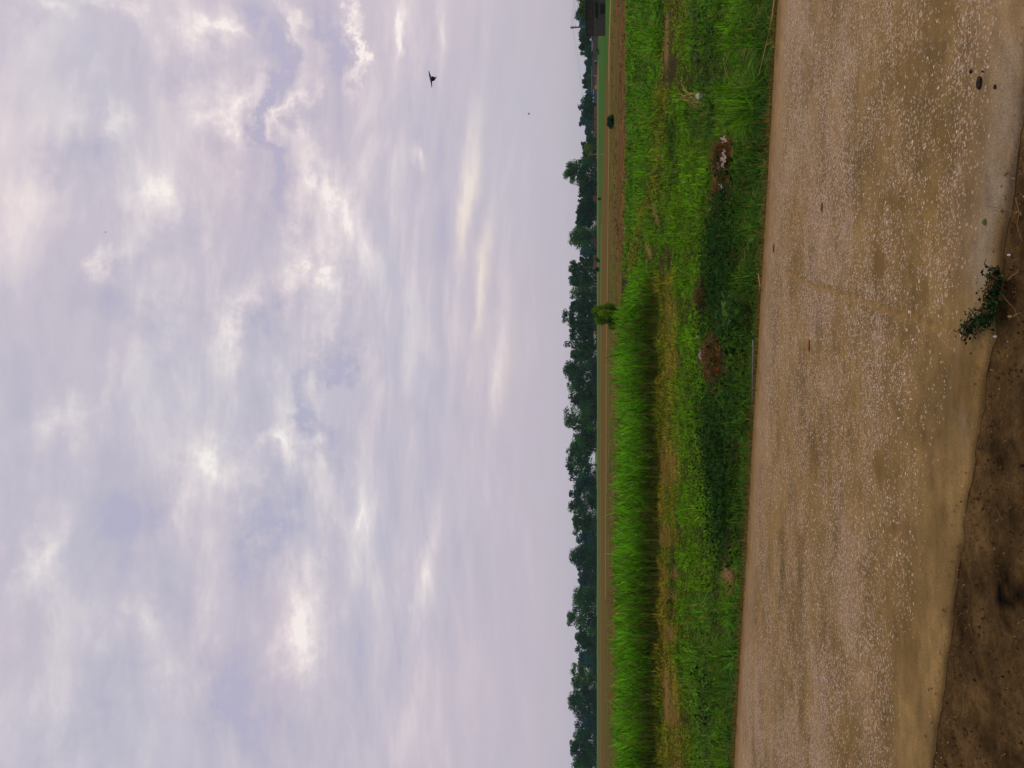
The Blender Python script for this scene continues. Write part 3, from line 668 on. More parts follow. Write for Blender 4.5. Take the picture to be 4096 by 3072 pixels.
T('broadleaf_tree', 'ragged dark tree with several sharp leaders beside the slate blue wall', 424, 2318, 36, 400, 'spiky', 'dark', .05)
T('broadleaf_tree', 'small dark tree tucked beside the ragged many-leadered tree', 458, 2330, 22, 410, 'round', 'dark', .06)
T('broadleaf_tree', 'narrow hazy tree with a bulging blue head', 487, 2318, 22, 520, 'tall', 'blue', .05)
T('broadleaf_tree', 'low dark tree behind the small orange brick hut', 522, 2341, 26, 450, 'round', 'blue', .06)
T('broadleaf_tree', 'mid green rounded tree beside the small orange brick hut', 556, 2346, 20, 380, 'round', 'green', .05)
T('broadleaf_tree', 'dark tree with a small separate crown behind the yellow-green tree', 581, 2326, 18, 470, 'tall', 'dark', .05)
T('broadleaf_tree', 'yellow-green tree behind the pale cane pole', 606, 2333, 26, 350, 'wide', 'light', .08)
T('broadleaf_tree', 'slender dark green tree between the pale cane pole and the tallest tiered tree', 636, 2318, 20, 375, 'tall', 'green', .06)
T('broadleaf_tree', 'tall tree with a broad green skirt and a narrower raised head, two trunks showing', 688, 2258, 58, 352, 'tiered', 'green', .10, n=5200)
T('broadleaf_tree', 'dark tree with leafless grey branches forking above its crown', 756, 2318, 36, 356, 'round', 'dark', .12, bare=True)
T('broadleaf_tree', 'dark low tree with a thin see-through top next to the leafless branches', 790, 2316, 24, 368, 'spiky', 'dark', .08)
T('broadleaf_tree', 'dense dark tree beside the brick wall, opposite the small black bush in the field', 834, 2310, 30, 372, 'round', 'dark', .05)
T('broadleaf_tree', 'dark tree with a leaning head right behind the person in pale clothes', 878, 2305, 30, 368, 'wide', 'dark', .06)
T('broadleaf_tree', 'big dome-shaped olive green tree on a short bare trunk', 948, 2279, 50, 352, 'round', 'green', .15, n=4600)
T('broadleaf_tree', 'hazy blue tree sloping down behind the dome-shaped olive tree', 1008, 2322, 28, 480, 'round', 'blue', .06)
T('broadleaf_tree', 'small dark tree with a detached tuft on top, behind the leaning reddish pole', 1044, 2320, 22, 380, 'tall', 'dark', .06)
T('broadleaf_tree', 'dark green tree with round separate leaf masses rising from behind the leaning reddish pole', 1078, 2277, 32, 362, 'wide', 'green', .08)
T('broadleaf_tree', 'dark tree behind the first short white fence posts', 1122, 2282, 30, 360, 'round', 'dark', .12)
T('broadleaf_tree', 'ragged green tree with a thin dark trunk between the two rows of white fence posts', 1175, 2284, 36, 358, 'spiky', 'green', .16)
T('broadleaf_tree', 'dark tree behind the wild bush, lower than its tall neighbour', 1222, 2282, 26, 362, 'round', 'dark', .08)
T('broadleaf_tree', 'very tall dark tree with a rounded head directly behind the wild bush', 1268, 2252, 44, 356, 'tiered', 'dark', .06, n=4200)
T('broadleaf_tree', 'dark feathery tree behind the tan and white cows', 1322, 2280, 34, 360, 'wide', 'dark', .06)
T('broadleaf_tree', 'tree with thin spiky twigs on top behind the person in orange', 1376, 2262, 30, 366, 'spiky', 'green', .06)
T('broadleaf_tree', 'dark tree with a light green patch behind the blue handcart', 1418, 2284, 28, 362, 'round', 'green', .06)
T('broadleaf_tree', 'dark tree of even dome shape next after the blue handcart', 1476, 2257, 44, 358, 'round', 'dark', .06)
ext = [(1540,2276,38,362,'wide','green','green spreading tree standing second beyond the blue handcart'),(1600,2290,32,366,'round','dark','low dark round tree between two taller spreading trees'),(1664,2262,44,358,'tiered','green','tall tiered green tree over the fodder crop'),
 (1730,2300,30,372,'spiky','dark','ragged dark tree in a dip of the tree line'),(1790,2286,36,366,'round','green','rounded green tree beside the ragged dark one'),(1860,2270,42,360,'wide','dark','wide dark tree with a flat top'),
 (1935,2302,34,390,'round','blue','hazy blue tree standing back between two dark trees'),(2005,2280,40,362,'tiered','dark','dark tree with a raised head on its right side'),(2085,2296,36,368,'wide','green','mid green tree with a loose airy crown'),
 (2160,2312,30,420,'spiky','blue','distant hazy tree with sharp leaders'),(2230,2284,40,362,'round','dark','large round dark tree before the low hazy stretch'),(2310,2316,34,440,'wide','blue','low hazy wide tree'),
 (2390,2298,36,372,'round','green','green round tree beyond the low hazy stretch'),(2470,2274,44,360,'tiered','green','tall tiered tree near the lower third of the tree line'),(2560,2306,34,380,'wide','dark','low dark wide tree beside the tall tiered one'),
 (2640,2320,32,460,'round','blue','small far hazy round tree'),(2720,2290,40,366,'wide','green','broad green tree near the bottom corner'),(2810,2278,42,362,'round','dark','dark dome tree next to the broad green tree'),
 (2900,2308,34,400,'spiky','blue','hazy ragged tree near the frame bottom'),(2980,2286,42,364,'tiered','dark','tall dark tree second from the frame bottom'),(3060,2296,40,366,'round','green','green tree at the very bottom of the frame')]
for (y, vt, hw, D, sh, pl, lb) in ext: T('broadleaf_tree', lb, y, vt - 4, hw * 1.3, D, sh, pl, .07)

# undergrowth hedge mass behind the trees, nobody could count it
def hedge_mass():
    r = np.random.default_rng(91); lobes = []
    for k in range(300):
        y = r.uniform(380, 3300); D = r.uniform(375, 440); p = at_dist(y, D); h = r.uniform(2.2, 6.0); wd = r.uniform(3, 7)
        lobes.append(((p.x, p.y, p.z + h * .4), (wd, wd * .7, h * .6)))
    V, fl, C = leaf_cloud(lobes, 60000, .75, (.008, .040, .022), (.012, .055, .024), r)
    tag(link_mesh('undergrowth', np_mesh('undergrowth', V, fl, C), M_leaf), 'dark continuous undergrowth and far scrub behind the separate trees', 'undergrowth', kind='stuff')
hedge_mass()

# shrubs standing in the field
def shrub(name, label, y, vb, vt, hw, pal, leaf, n, group=None):
    p = ground_hit(vb, y); return tree(name, label, y, vt, hw, p.y, 'shrub', pal, .02, cat='shrub', group=group, leaf=leaf, n=n)
shrub('round_bush', 'lone dark green round bush on the pale line crossing the ploughed field', 488, 2456, 2428, 30, 'dark', .10, 3800)
shrub('wild_bush', 'large straggly bush standing behind the edge of the fodder crop', 1262, 2484, 2378, 62, 'light', .13, 8000)
shrub('small_bush', 'small black-green bush at the far edge of the ploughed field', 797, 2406, 2391, 6, 'dark', .3, 500)
shrub('hedge_bush', 'low green bush in front of the leaning reddish pole foot', 1042, 2399, 2380, 14, 'green', .35, 700)
shrub('hedge_bush', 'dark low bush hugging the far field edge by the reddish pole', 1078, 2398, 2381, 12, 'dark', .35, 700)

# ------------------------------------------------------------------ buildings and walls
def wall(name, label, y0, y1, vt, vb, D=None, mat_=M_brick, thick=.35, cat='wall', group=None, openings=(), cope=None, coursed=False):
    """a real wall from photograph row y0 to y1, standing on the ground"""
    a_ = ground_hit(vb, y0) if D is None else at_dist(y0, D); b_ = ground_hit(vb, y1) if D is None else at_dist(y1, D)
    D = (a_.y + b_.y) / 2; a_ = at_dist(y0, D); b_ = at_dist(y1, D); zt = z_for(vt, (y0 + y1) / 2, D)
    x0, x1 = min(a_.x, b_.x), max(a_.x, b_.x); zb = min(a_.z, b_.z)
    root = empty(name, ((x0 + x1) / 2, D, zb), label, cat, group); wdt = x1 - x0; h = zt - zb
    bm = bmesh.new(); r = random.Random(int(y0))
    k = max(2, int(wdt / 1.6)); 
    for i in range(k):            # slightly uneven top, in bays that butt against each other
        hh = h * (1 - (r.uniform(0, .10))); b_box(bm, (-wdt / 2 + wdt * (i + .5) / k, thick / 2, hh / 2 - .2), (wdt / k, thick, hh + .4))
    bm_obj('masonry', bm, mat_, root)
    if cope:
        bm = bmesh.new(); b_box(bm, (0, thick / 2, h + .09), (wdt + .25, thick + .5, .16)); bm_obj('coping', bm, cope, root)
    for (o0, o1, p0, p1) in openings:
        bm = bmesh.new(); xx = -wdt / 2 + wdt * (o0 + o1) / 2; b_box(bm, (xx, -.012, h * (p0 + p1) / 2), (wdt * (o1 - o0), .06, h * (p1 - p0))); bm_obj('opening', bm, M_dark, root)
    return root
def house(name, label, y0, y1, v_roof, vb, D, mat_w, mat_r, depth=6, slope=True, openings=()):
    a_, b_ = at_dist(y0, D), at_dist(y1, D); x0, x1 = min(a_.x, b_.x), max(a_.x, b_.x); zb = min(a_.z, b_.z); zt = z_for(v_roof, (y0 + y1) / 2, D); h = zt - zb; wd = x1 - x0
    root = empty(name, ((x0 + x1) / 2, D, zb), label, 'building')
    ro = h * .25 if slope else .18
    bm = bmesh.new(); b_box(bm, (0, depth / 2, (h - ro) / 2 - .15), (wd, depth, h - ro + .3)); bm_obj('wall', bm, mat_w, root)
    bm = bmesh.new()
    if slope:
        q = [(-wd / 2 - .3, -.4, h - ro), (wd / 2 + .3, -.4, h - ro), (wd / 2 + .3, depth / 2, h), (-wd / 2 - .3, depth / 2, h), (wd / 2 + .3, depth + .4, h - ro), (-wd / 2 - .3, depth + .4, h - ro)]
        vs_ = [bm.verts.new(p) for p in q]; bm.faces.new(vs_[:4]); bm.faces.new((vs_[3], vs_[2], vs_[4], vs_[5])); bm.faces.new((vs_[0], vs_[3], vs_[5])); bm.faces.new((vs_[1], vs_[4], vs_[2])); bm.faces.new((vs_[0], vs_[5], vs_[4], vs_[1]))
    else: b_box(bm, (0, depth / 2, h - ro / 2 + .005), (wd + .5, depth + .6, ro))
    bm_obj('roof', bm, mat_r, root)
    for (o0, o1, p0, p1) in openings:
        bm = bmesh.new(); b_box(bm, (-wd / 2 + wd * (o0 + o1) / 2, -.02, h * (p0 + p1) / 2), (wd * (o1 - o0), .08, h * (p1 - p0))); bm_obj('window' if p0 > .2 else 'door', bm, M_dark, root)
    return root
def brick_building():
    D = ground_hit(2421, 45).y; p1 = at_dist(80, D); p0 = at_dist(-160, D); zb = p1.z; zt = z_for(2339, 60, D); h = zt - zb; wd = p0.x - p1.x
    root = empty('brick_building', ((p0.x + p1.x) / 2, D, zb), 'dark weathered flat-roofed brick building at the top edge of the photo', 'building')
    mb = mat('weathered_brick', (.026, .022, .014), .92, .5, 1.6, .4, 12, color2=(.045, .036, .024))
    cc = mat('stained_concrete', (.068, .056, .042), .9, .3, 2)
    zl_ = h * .52
    bm = bmesh.new(); b_box(bm, (0, 4, (zl_ - .2) / 2 - .1), (wd, 8, zl_ + .2 - .2)); bm_obj('ground_floor_wall', bm, cc, root)
    bm = bmesh.new(); b_box(bm, (0, 3.9, (zl_ + h) / 2), (wd - .1, 8, h - zl_ - .3)); bm_obj('upper_wall', bm, mb, root)
    bm = bmesh.new(); b_box(bm, (0, 3.85, zl_ + .02), (wd + .2, 8.7, .24)); bm_obj('ledge', bm, cc, root)
    bm = bmesh.new(); b_box(bm, (0, 3.8, h - .09), (wd + .5, 9.0, .18)); bm_obj('roof', bm, M_metal, root)
    x1 = -wd / 2
    for a0, a1, z0, z1, nm in ((1.3, 3.6, .0, .25, 'door'), (.4, 3.9, .34, .46, 'window'), (5.5, 7.5, .1, .3, 'window')):
        bm = bmesh.new(); b_box(bm, (x1 + (a0 + a1) / 2, -.03, h * (z0 + z1) / 2), (a1 - a0, .1, h * (z1 - z0))); bm_obj(nm, bm, M_dark, root)
    return root
brick_building()
M_shed = mat('dusky_wall', (.115, .078, .070), .9, .3, .6, color2=(.075, .062, .062))
wall('compound_wall', 'long dusky brown compound wall behind the concrete utility pole', 78, 222, 2371, 2391, None, M_shed, openings=((.1, .22, 0, .3), (.5, .72, 0, .25)))
wall('compound_wall', 'dusky brown wall beside the grazing dark cow, with a short white post before it', 223, 300, 2367, 2389, None, M_shed, openings=((.55, .75, .05, .35),))
house('farm_shed', 'low shed with a pale lilac roof edge behind the concrete utility pole', 96, 128, 2364, 2391, 338, M_shed, M_pale, slope=False)
house('small_house', 'small bluish white house beneath the white water tank', 161, 181, 2366, 2385, 345, M_pale, M_pale, slope=False, openings=((.3, .5, .3, .6),))
def tank():
    D = 348; p = at_dist(157.5, D); z0 = z_for(2366.5, 157, D); z1 = z_for(2359, 157, D); rr_ = .38
    root = empty('water_tank', (p.x, D, z0), 'small bright white water tank on a stand in front of the dark trees', 'water tank')
    bm = bmesh.new(); b_tube(bm, [(0, 0, .0), (0, 0, z1 - z0 - .12), (0, 0, z1 - z0)], [.42, .42, .16], 14); bm_obj('tank_body', bm, M_white, root, False)
    bm = bmesh.new()
    for sx in (-1, 1):
        for sy in (-1, 1): b_box(bm, (sx * .3, sy * .3, -(z0 - p.z) / 2), (.08, .08, z0 - p.z))
    b_box(bm, (0, 0, -.05), (.8, .8, .09)); bm_obj('stand', bm, M_metal, root)
tank()
house('grey_shed', 'pale grey shed with a dark gable by the orange hay heap', 255, 284, 2367, 2386, 352, M_pale, M_shed, slope=True)
house('farmhouse', 'long low farmhouse with a light blue roof edge behind the thin dark pole', 286, 352, 2366, 2386, 372, M_shed, M_pale, slope=False, openings=((.2, .3, .0, .6), (.6, .68, .3, .6)))
wall('terracotta_wall', 'orange tan wall with a light rounded coping behind the thin dark pole', 276, 344, 2380.5, 2388, None, mat('terracotta', (.30, .14, .075), .9, .25, 1), cope=M_tan)
wall('slate_wall', 'slate blue-grey wall to one side of the thin dark pole', 358, 412, 2375, 2388, None, mat('slate_blue', (.075, .10, .14), .85, .2, 1))
def roof_scrap(name, label, y0, y1, v0, v1, D, m, cat):
    a_, b_ = at_dist(y0, D), at_dist(y1, D); z0, z1 = z_for(v1, y0, D), z_for(v0, y0, D); x0, x1 = min(a_.x, b_.x), max(a_.x, b_.x)
    root = empty(name, ((x0 + x1) / 2, D, min(a_.z, b_.z)), label, cat); zb = root.location.z
    bm = bmesh.new(); b_box(bm, (0, 0, (z0 + z1) / 2 - zb), (x1 - x0, .9, z1 - z0)); bmesh.ops.bevel(bm, geom=bm.edges[:], offset=min(.08, (z1 - z0) * .2), segments=2, affect='EDGES'); bm_obj('panel', bm, m, root)
    bm = bmesh.new()
    for s in (-1, 1): b_box(bm, (s * (x1 - x0) * .38, 0, (z0 - zb) / 2 - .1), (.09, .09, z0 - zb + .2))
    bm_obj('post', bm, M_metal, root); return root
roof_scrap('lean_to_roof', 'thin white lean-to roof above the slate blue wall', 358, 374, 2373, 2374.6, 352, M_white, 'roof')
roof_scrap('tarpaulin', 'small blue tarpaulin hung above the slate blue wall', 375, 380, 2369, 2374, 354, M_blue, 'tarpaulin')
roof_scrap('white_sign', 'first small white board above the slate blue wall, nearer the blue tarpaulin', 389, 393, 2371.5, 2375.5, 356, M_white, 'board', )
roof_scrap('white_sign', 'second small white board, beside the ragged many-leadered tree', 403, 407, 2371.5, 2374.5, 356, M_white, 'board')
house('brick_hut', 'small orange brick hut with a white gable patch among the trees', 524, 541, 2374, 2388, 365, mat('orange_brick', (.32, .12, .075), .9, .2, 1.5), M_shed, depth=4, openings=((.1, .3, 0, .5),))
roof_scrap('white_sheet', 'white sheet fixed above the small orange brick hut', 524, 530, 2366, 2373, 363, M_pale, 'sheet')
wall('brick_wall', 'pinkish brick wall under the ragged tree next to the slate blue wall', 425, 475, 2376, 2388, 360, M_brick)
wall('brick_wall', 'pinkish brick wall between the narrow hazy tree and the orange hut', 480, 521, 2376, 2388, 360, M_brick)
wall('brick_wall', 'faded wall under the tall tiered tree near the cane pole', 634, 668, 2377, 2389, 356, M_wallbrown)
wall('brick_wall', 'reddish brick wall beside the thick trunk of the bare-branched tree', 724, 748, 2370, 2386, 358, M_brick)
wall('brick_wall', 'clean reddish brick wall with one dark pillar under the see-through tree', 762, 802, 2370, 2386, 358, mat('red_brick', (.27, .13, .09), .9, .25, 1.5), openings=((.60, .68, 0, .9),))
wall('brick_wall', 'brown wall showing behind the trunk of the dome-shaped tree', 950, 985, 2374, 2388, 358, M_brick)
wall('brick_wall', 'brick wall behind the leaning reddish pole', 1020, 1076, 2373, 2386, 358, M_brick)
wall('brick_wall', 'short pale brick pier beside the first white fence posts', 1096, 1104, 2371, 2381, 358, M_brick)
for i, (y, v0, lb) in enumerate([(1122, 2376, 'short white fence post farthest from the wild bush'), (1134, 2375, 'second white fence post counting toward the wild bush'), (1147, 2370, 'tallest white fence post, before the thin dark trunk'),
                  (1201, 2373, 'white fence post just past the thin dark trunk'), (1221, 2372, 'white fence post midway between the dark trunk and the wild bush'), (1240, 2372, 'white fence post nearest the wild bush')]):
    D = 353; p = at_dist(y, D); h = z_for(v0, y, D) - p.z; bm = bmesh.new(); b_tube(bm, [(0, 0, -.1), (0, 0, h * .96), (0, 0, h)], [.075, .07, .03], 8)
    o = bm_obj('fence_post', bm, M_pale); o.location = p; tag(o, lb, 'post', 'white fence posts under the trees')
p = ground_hit(2389, 244); bm = bmesh.new(); h = z_for(2377, 244, p.y) - p.z; b_tube(bm, [(0, 0, -.1), (0, 0, h * .95), (0, 0, h)], [.13, .12, .05], 8); o = bm_obj('white_post', bm, M_white); o.location = p; tag(o, 'short white post standing before the dusky brown wall', 'post')

def heap(name, label, cat, y, vb, hw, hpx, m, seed=1, bits=None, depth=.6, D=None):
    p = ground_hit(vb, y) if D is None else at_dist(y, D); W = hw / F * p.y; H = hpx / F * p.y; bm = bmesh.new(); bmesh.ops.create_icosphere(bm, subdivisions=4, radius=1)
    r = random.Random(seed); ox = r.random() * 50
    for v_ in bm.verts:
        c = v_.co; q = float(fbm(c.x * 2.2 + ox, c.y * 2.2 + c.z * 2, seed, 4)) - .5
        c *= (1 + .7 * q); c.x *= W; c.y *= W * depth; c.z = max(-.05, c.z * H)
    o = bm_obj(name, bm, m, None, True); o.location = p; return tag(o, label, cat)
heap('hay_heap', 'orange-brown hay heap at the end of the terracotta wall by the slate blue wall', 'heap', 349, 2389, 9, 9, M_tan, 3)
heap('soil_bank', 'low tan soil bank on the green strip before the grey shed', 'bank', 296, 2395, 26, 2.2, mat('dry_soil', (.30, .20, .08), .9, .3, .8), 4, depth=1.5)

# ------------------------------------------------------------------ poles and wires
def utility_pole():
    b_ = ground_hit(2419, 98); D = b_.y; top = Vector((px_dir(2282, 112).x / px_dir(2282, 112).y * D, D, z_for(2282, 112, D)))
    root = empty('utility_pole', b_, 'leaning concrete utility pole carrying four wires at the top edge of the photo', 'utility pole'); t = top - b_
    bm = bmesh.new(); b_tube(bm, [t * k + Vector((0, 0, -.2 * (k == 0))) for k in (0, .3, .7, 1)], [.27, .24, .20, .17], 10); bm_obj('pole_shaft', bm, M_conc, root)
    ends = []
    for k, off in ((.985, .25), (.95, .25), (.91, .25), (.85, .30)):
        q = t * k
        bm = bmesh.new(); b_box(bm, q + Vector((off * .5, 0, 0)), (off, .07, .09)); br = bm_obj('bracket', bm, M_metal, root)
        bm = bmesh.new(); b_tube(bm, [q + Vector((off, 0, -.1)), q + Vector((off, 0, -.02)), q + Vector((off, 0, .06)), q + Vector((off, 0, .14))], [.07, .11, .09, .05], 10); i_ = bm_obj('insulator', bm, M_metal, br)
        ends.append(b_ + q + Vector((off, 0, .05)))
    mw = mat('wire', (.10, .10, .12), .5, .1, 3)
    for e, nm in zip(ends, ('topmost', 'second', 'third', 'lowest')):
        pts = [e + Vector((s * 42, -s * 8 , -1.6 * 4 * s * (1 - s) + .25 * s)) for s in [i / 14 for i in range(15)]]
        bm = bmesh.new(); b_tube(bm, [p_ - e for p_ in pts], [.016] * 15, 5); o = bm_obj('power_wire', bm, mw); o.location = e
        tag(o, nm + ' of the four wires running from the utility pole to the photo top edge', 'wire', 'wires on the utility pole')
    for k, (dx, nm) in enumerate(((14, 'upper thin slack wire sagging from the pole toward the dark trees'), (11, 'lower thin slack wire sagging from the pole toward the dark trees'))):
        e = b_ + t * (.95 - .03 * k); bm = bmesh.new(); b_tube(bm, [Vector((-dx * s, 60 * s, -3.0 * s - 2.2 * s * (1 - s))) for s in [i / 10 for i in range(11)]], [.012] * 11, 5)
        o = bm_obj('slack_wire', bm, mw); o.location = e; tag(o, nm, 'wire')
utility_pole()
def pole(name, label, vb, yb, vt, yt, r0, r1, m, D=None, bend=0):
    b_ = ground_hit(vb, yb) if D is None else at_dist(yb, D); D = b_.y; d = px_dir(vt, yt); top = Vector((d.x / d.y * D, D, CAMH + d.z / d.y * D)); t = top - b_
    bm = bmesh.new(); b_tube(bm, [t * k + Vector((bend * math.sin(math.pi * k), 0, -.2 * (k == 0))) for k in (0, .2, .4, .6, .8, 1)], [r0 + (r1 - r0) * k for k in (0, .2, .4, .6, .8, 1)], 8)
    o = bm_obj(name, bm, m); o.location = b_; return tag(o, label, 'pole')
pole('thin_pole', 'thin dark straight pole before the farmhouse, reaching a knobbly tree head', 2388, 318, 2330, 318, .11, .08, M_metal)
pole('cane_pole', 'pale cane pole upright at the edge of the ploughed field', 2414, 617, 2347, 620, .07, .045, mat('cane', (.42, .32, .16), .6, .2, 2), bend=.06)
pole('leaning_pole', 'leaning reddish bamboo pole in front of the brick wall', 2404, 1050, 2333, 1074, .10, .05, mat('bamboo', (.24, .10, .05), .7, .25, 2), bend=-.3)

# ------------------------------------------------------------------ animals and people, grown as one skin
def skin(name, verts, edges, radii, m, loc=(0, 0, 0), rz=0, sub=1, parent=None):
    me = bpy.data.meshes.new(name + '_skeleton'); me.from_pydata([Vector(v) for v in verts], edges, []); o = bpy.data.objects.new(name + '_tmp', me); col.objects.link(o)
    o.modifiers.new('skin', 'SKIN')
    for i, rd in enumerate(radii):
        sv = me.skin_vertices[0].data[i]; sv.radius = (rd, rd) if not isinstance(rd, tuple) else rd; sv.use_root = (i == 0)
    s_ = o.modifiers.new('sub', 'SUBSURF'); s_.levels = sub; s_.render_levels = sub
    dg = bpy.context.evaluated_depsgraph_get(); nm = bpy.data.meshes.new_from_object(o.evaluated_get(dg)); bpy.data.objects.remove(o)
    q = link_mesh(name, nm, m, parent, True); q.location = loc; q.rotation_euler = (0, 0, rz); return q
def cow(name, label, y, vb, hpx, m, face=1, grazing=False, head_up=0, D=None, group=None, cat='cow'):
    p = ground_hit(vb, y) if D is None else at_dist(y, D); s = hpx / F * p.y / 1.38
    hd = [(.95, 0, 1.28), (1.18, 0, 1.42 + head_up), (1.42, 0, 1.36 + head_up), (1.60, 0, 1.22 + head_up)] if not grazing else [(.98, 0, 1.12), (1.22, 0, .82), (1.38, 0, .52), (1.46, 0, .30)]
    V = [(-.62, 0, 1.12), (-.15, 0, 1.08), (.35, 0, 1.08), (.72, 0, 1.14)] + hd          # 0..7
    E = [(0, 1), (1, 2), (2, 3), (3, 4), (4, 5), (5, 6), (6, 7)]; Rr = [.25, .30, .31, .26, .17, .13, .12, .07]
    def leg(at, x, sy, hind):
        k = len(V)
        if hind: V.extend([(x - .02, sy * .15, .80), (x + .08, sy * .16, .62), (x - .10, sy * .16, .38), (x - .06, sy * .16, .14), (x - .02, sy * .16, .02)]); Rr.extend([.13, .09, .055, .045, .05])
        else: V.extend([(x, sy * .15, .80), (x + .02, sy * .15, .60), (x, sy * .15, .38), (x, sy * .15, .14), (x + .03, sy * .15, .02)]); Rr.extend([.11, .075, .05, .04, .05])
        E.append((at, k)); E.extend([(k + i, k + i + 1) for i in range(4)])
    for s_ in (-1, 1): leg(0, -.62, s_, True)
    for s_ in (-1, 1): leg(3, .68 + .06 * s_, s_, False)
    k = len(V); V.extend([(-.86, 0, 1.16), (-.96, 0, .85), (-.93, 0, .45)]); Rr.extend([.06, .03, .045]); E.extend([(0, k), (k, k + 1), (k + 1, k + 2)])
    h = 5
    for sy in (-1, 1):
        k = len(V); hx, hy, hzz = V[h]; V.extend([(hx - .04, sy * .20, hzz + .05), (hx, sy * .12, hzz + .22)]); Rr.extend([.035, .02]); E.extend([(h, k), (h, k + 1)])
    V2 = [(x * face * s, y_ * s, z_ * s) for x, y_, z_ in V]
    Rr = [q * s for q in Rr]
    o = skin(name, V2, E, Rr, m, p); tag(o, label, cat, group); return o
cow('dark_cow', 'dark cow walking with lowered head on the green strip near the utility pole', 209, 2402, 11.5, mat('black_hide', (.022, .018, .018), .7, .3, 3), face=1, grazing=True)
cow('tan_cow', 'tan cow standing next to a white cow beyond the fodder crop', 1333, 2391, 13, mat('tan_hide', (.45, .26, .12), .7, .2, 3), face=-1, D=351)
cow('white_cow', 'white cow resting between the tan cow and the pale goat', 1345, 2388, 10, mat('white_hide', (.62, .58, .50), .7, .2, 3), face=-1, head_up=.1, D=350.5)
cow('pale_goat', 'pale grey goat with a raised neck between the white cow and the person in orange', 1367, 2387, 9.5, mat('goat_hair', (.42, .42, .38), .8, .2, 3), face=-1, head_up=.22, cat='goat', D=350)
def person(name, label, y, vb, hpx, shirt, legs_m, skin_m, D=None, bend=0.0, face=1, cap=None):
    p = ground_hit(vb, y) if D is None else at_dist(y, D); s = hpx / F * p.y / 1.68
    b = bend; hip = (0, 0, .92); ch = (.28 * b, 0, 1.30 - .12 * b); nk = (.42 * b, 0, 1.46 - .22 * b); hdp = (.50 * b, 0, 1.60 - .28 * b)
    V = [hip, (.1 * b, 0, 1.12), ch, nk, hdp, (.52 * b, 0, 1.68 - .3 * b)]; E = [(0, 1), (1, 2), (2, 3), (3, 4), (4, 5)]; Rr = [.15, .13, .16, .055, .095, .075]
    for sy in (-1, 1):
        k = len(V); V.extend([(ch[0], sy * .18, ch[2] + .08), (ch[0] + .06, sy * .24, ch[2] - .22), (ch[0] + .2, sy * .20, ch[2] - .44), (ch[0] + .25, sy * .19, ch[2] - .54)]); Rr.extend([.065, .05, .038, .032]); E.extend([(2, k), (k, k + 1), (k + 1, k + 2), (k + 2, k + 3)])
        k = len(V); V.extend([(0.02, sy * .10, .78), (.06 * sy, sy * .12, .48), (.08 * sy - .03, sy * .12, .10), (.08 * sy + .10, sy * .12, .03)]); Rr.extend([.095, .068, .045, .04]); E.extend([(0, k), (k, k + 1), (k + 1, k + 2), (k + 2, k + 3)])
    sc_ = lambda L_: [(x * face * s, y_ * s, z_ * s) for x, y_, z_ in L_]
    o = skin(name, sc_(V), E, [q * s for q in Rr], skin_m, p); tag(o, label, 'person')
    # clothes follow the body
    skin('shirt', sc_([(0, 0, .84), (.1 * b, 0, 1.12), (ch[0], 0, ch[2]), (ch[0], -.19, ch[2] + .06), (ch[0] + .05, -.25, ch[2] - .2), (ch[0], .19, ch[2] + .06), (ch[0] + .05, .25, ch[2] - .2)]), [(0, 1), (1, 2), (2, 3), (3, 4), (2, 5), (5, 6)], [q * s for q in (.19, .165, .19, .09, .07, .09, .07)], shirt, parent=o)
    skin('trousers', sc_([(0, 0, .86), (.02, -.11, .70), (-.06, -.12, .42), (-.10, -.12, .12), (.02, .11, .70), (.06, .12, .42), (.05, .12, .12)]), [(0, 1), (1, 2), (2, 3), (0, 4), (4, 5), (5, 6)], [q * s for q in (.17, .12, .10, .085, .12, .10, .085)], legs_m, parent=o)
    if cap: skin('head_cloth', sc_([(hdp[0], 0, hdp[2]), (hdp[0] + .01, 0, hdp[2] + .08)]), [(0, 1)], [.115 * s, .10 * s], cap, parent=o)
    return o
Msk = mat('brown_skin', (.19, .10, .06), .6, .1, 5)
person('person', 'person in pale clothes and white head cloth at the ploughed field edge', 866, 2403, 17, mat('cream_cloth', (.55, .47, .33), .9, .15, 4), mat('tan_cloth', (.42, .23, .14), .9, .15, 4), Msk, cap=M_white, face=-1)
person('person', 'person in orange bending between the pale goat and the blue handcart', 1381, 2387.5, 12.5, mat('orange_cloth', (.50, .14, .05), .9, .15, 4), mat('dark_cloth', (.05, .04, .07), .9, .15, 4), Msk, bend=.7, face=1, D=349.5)
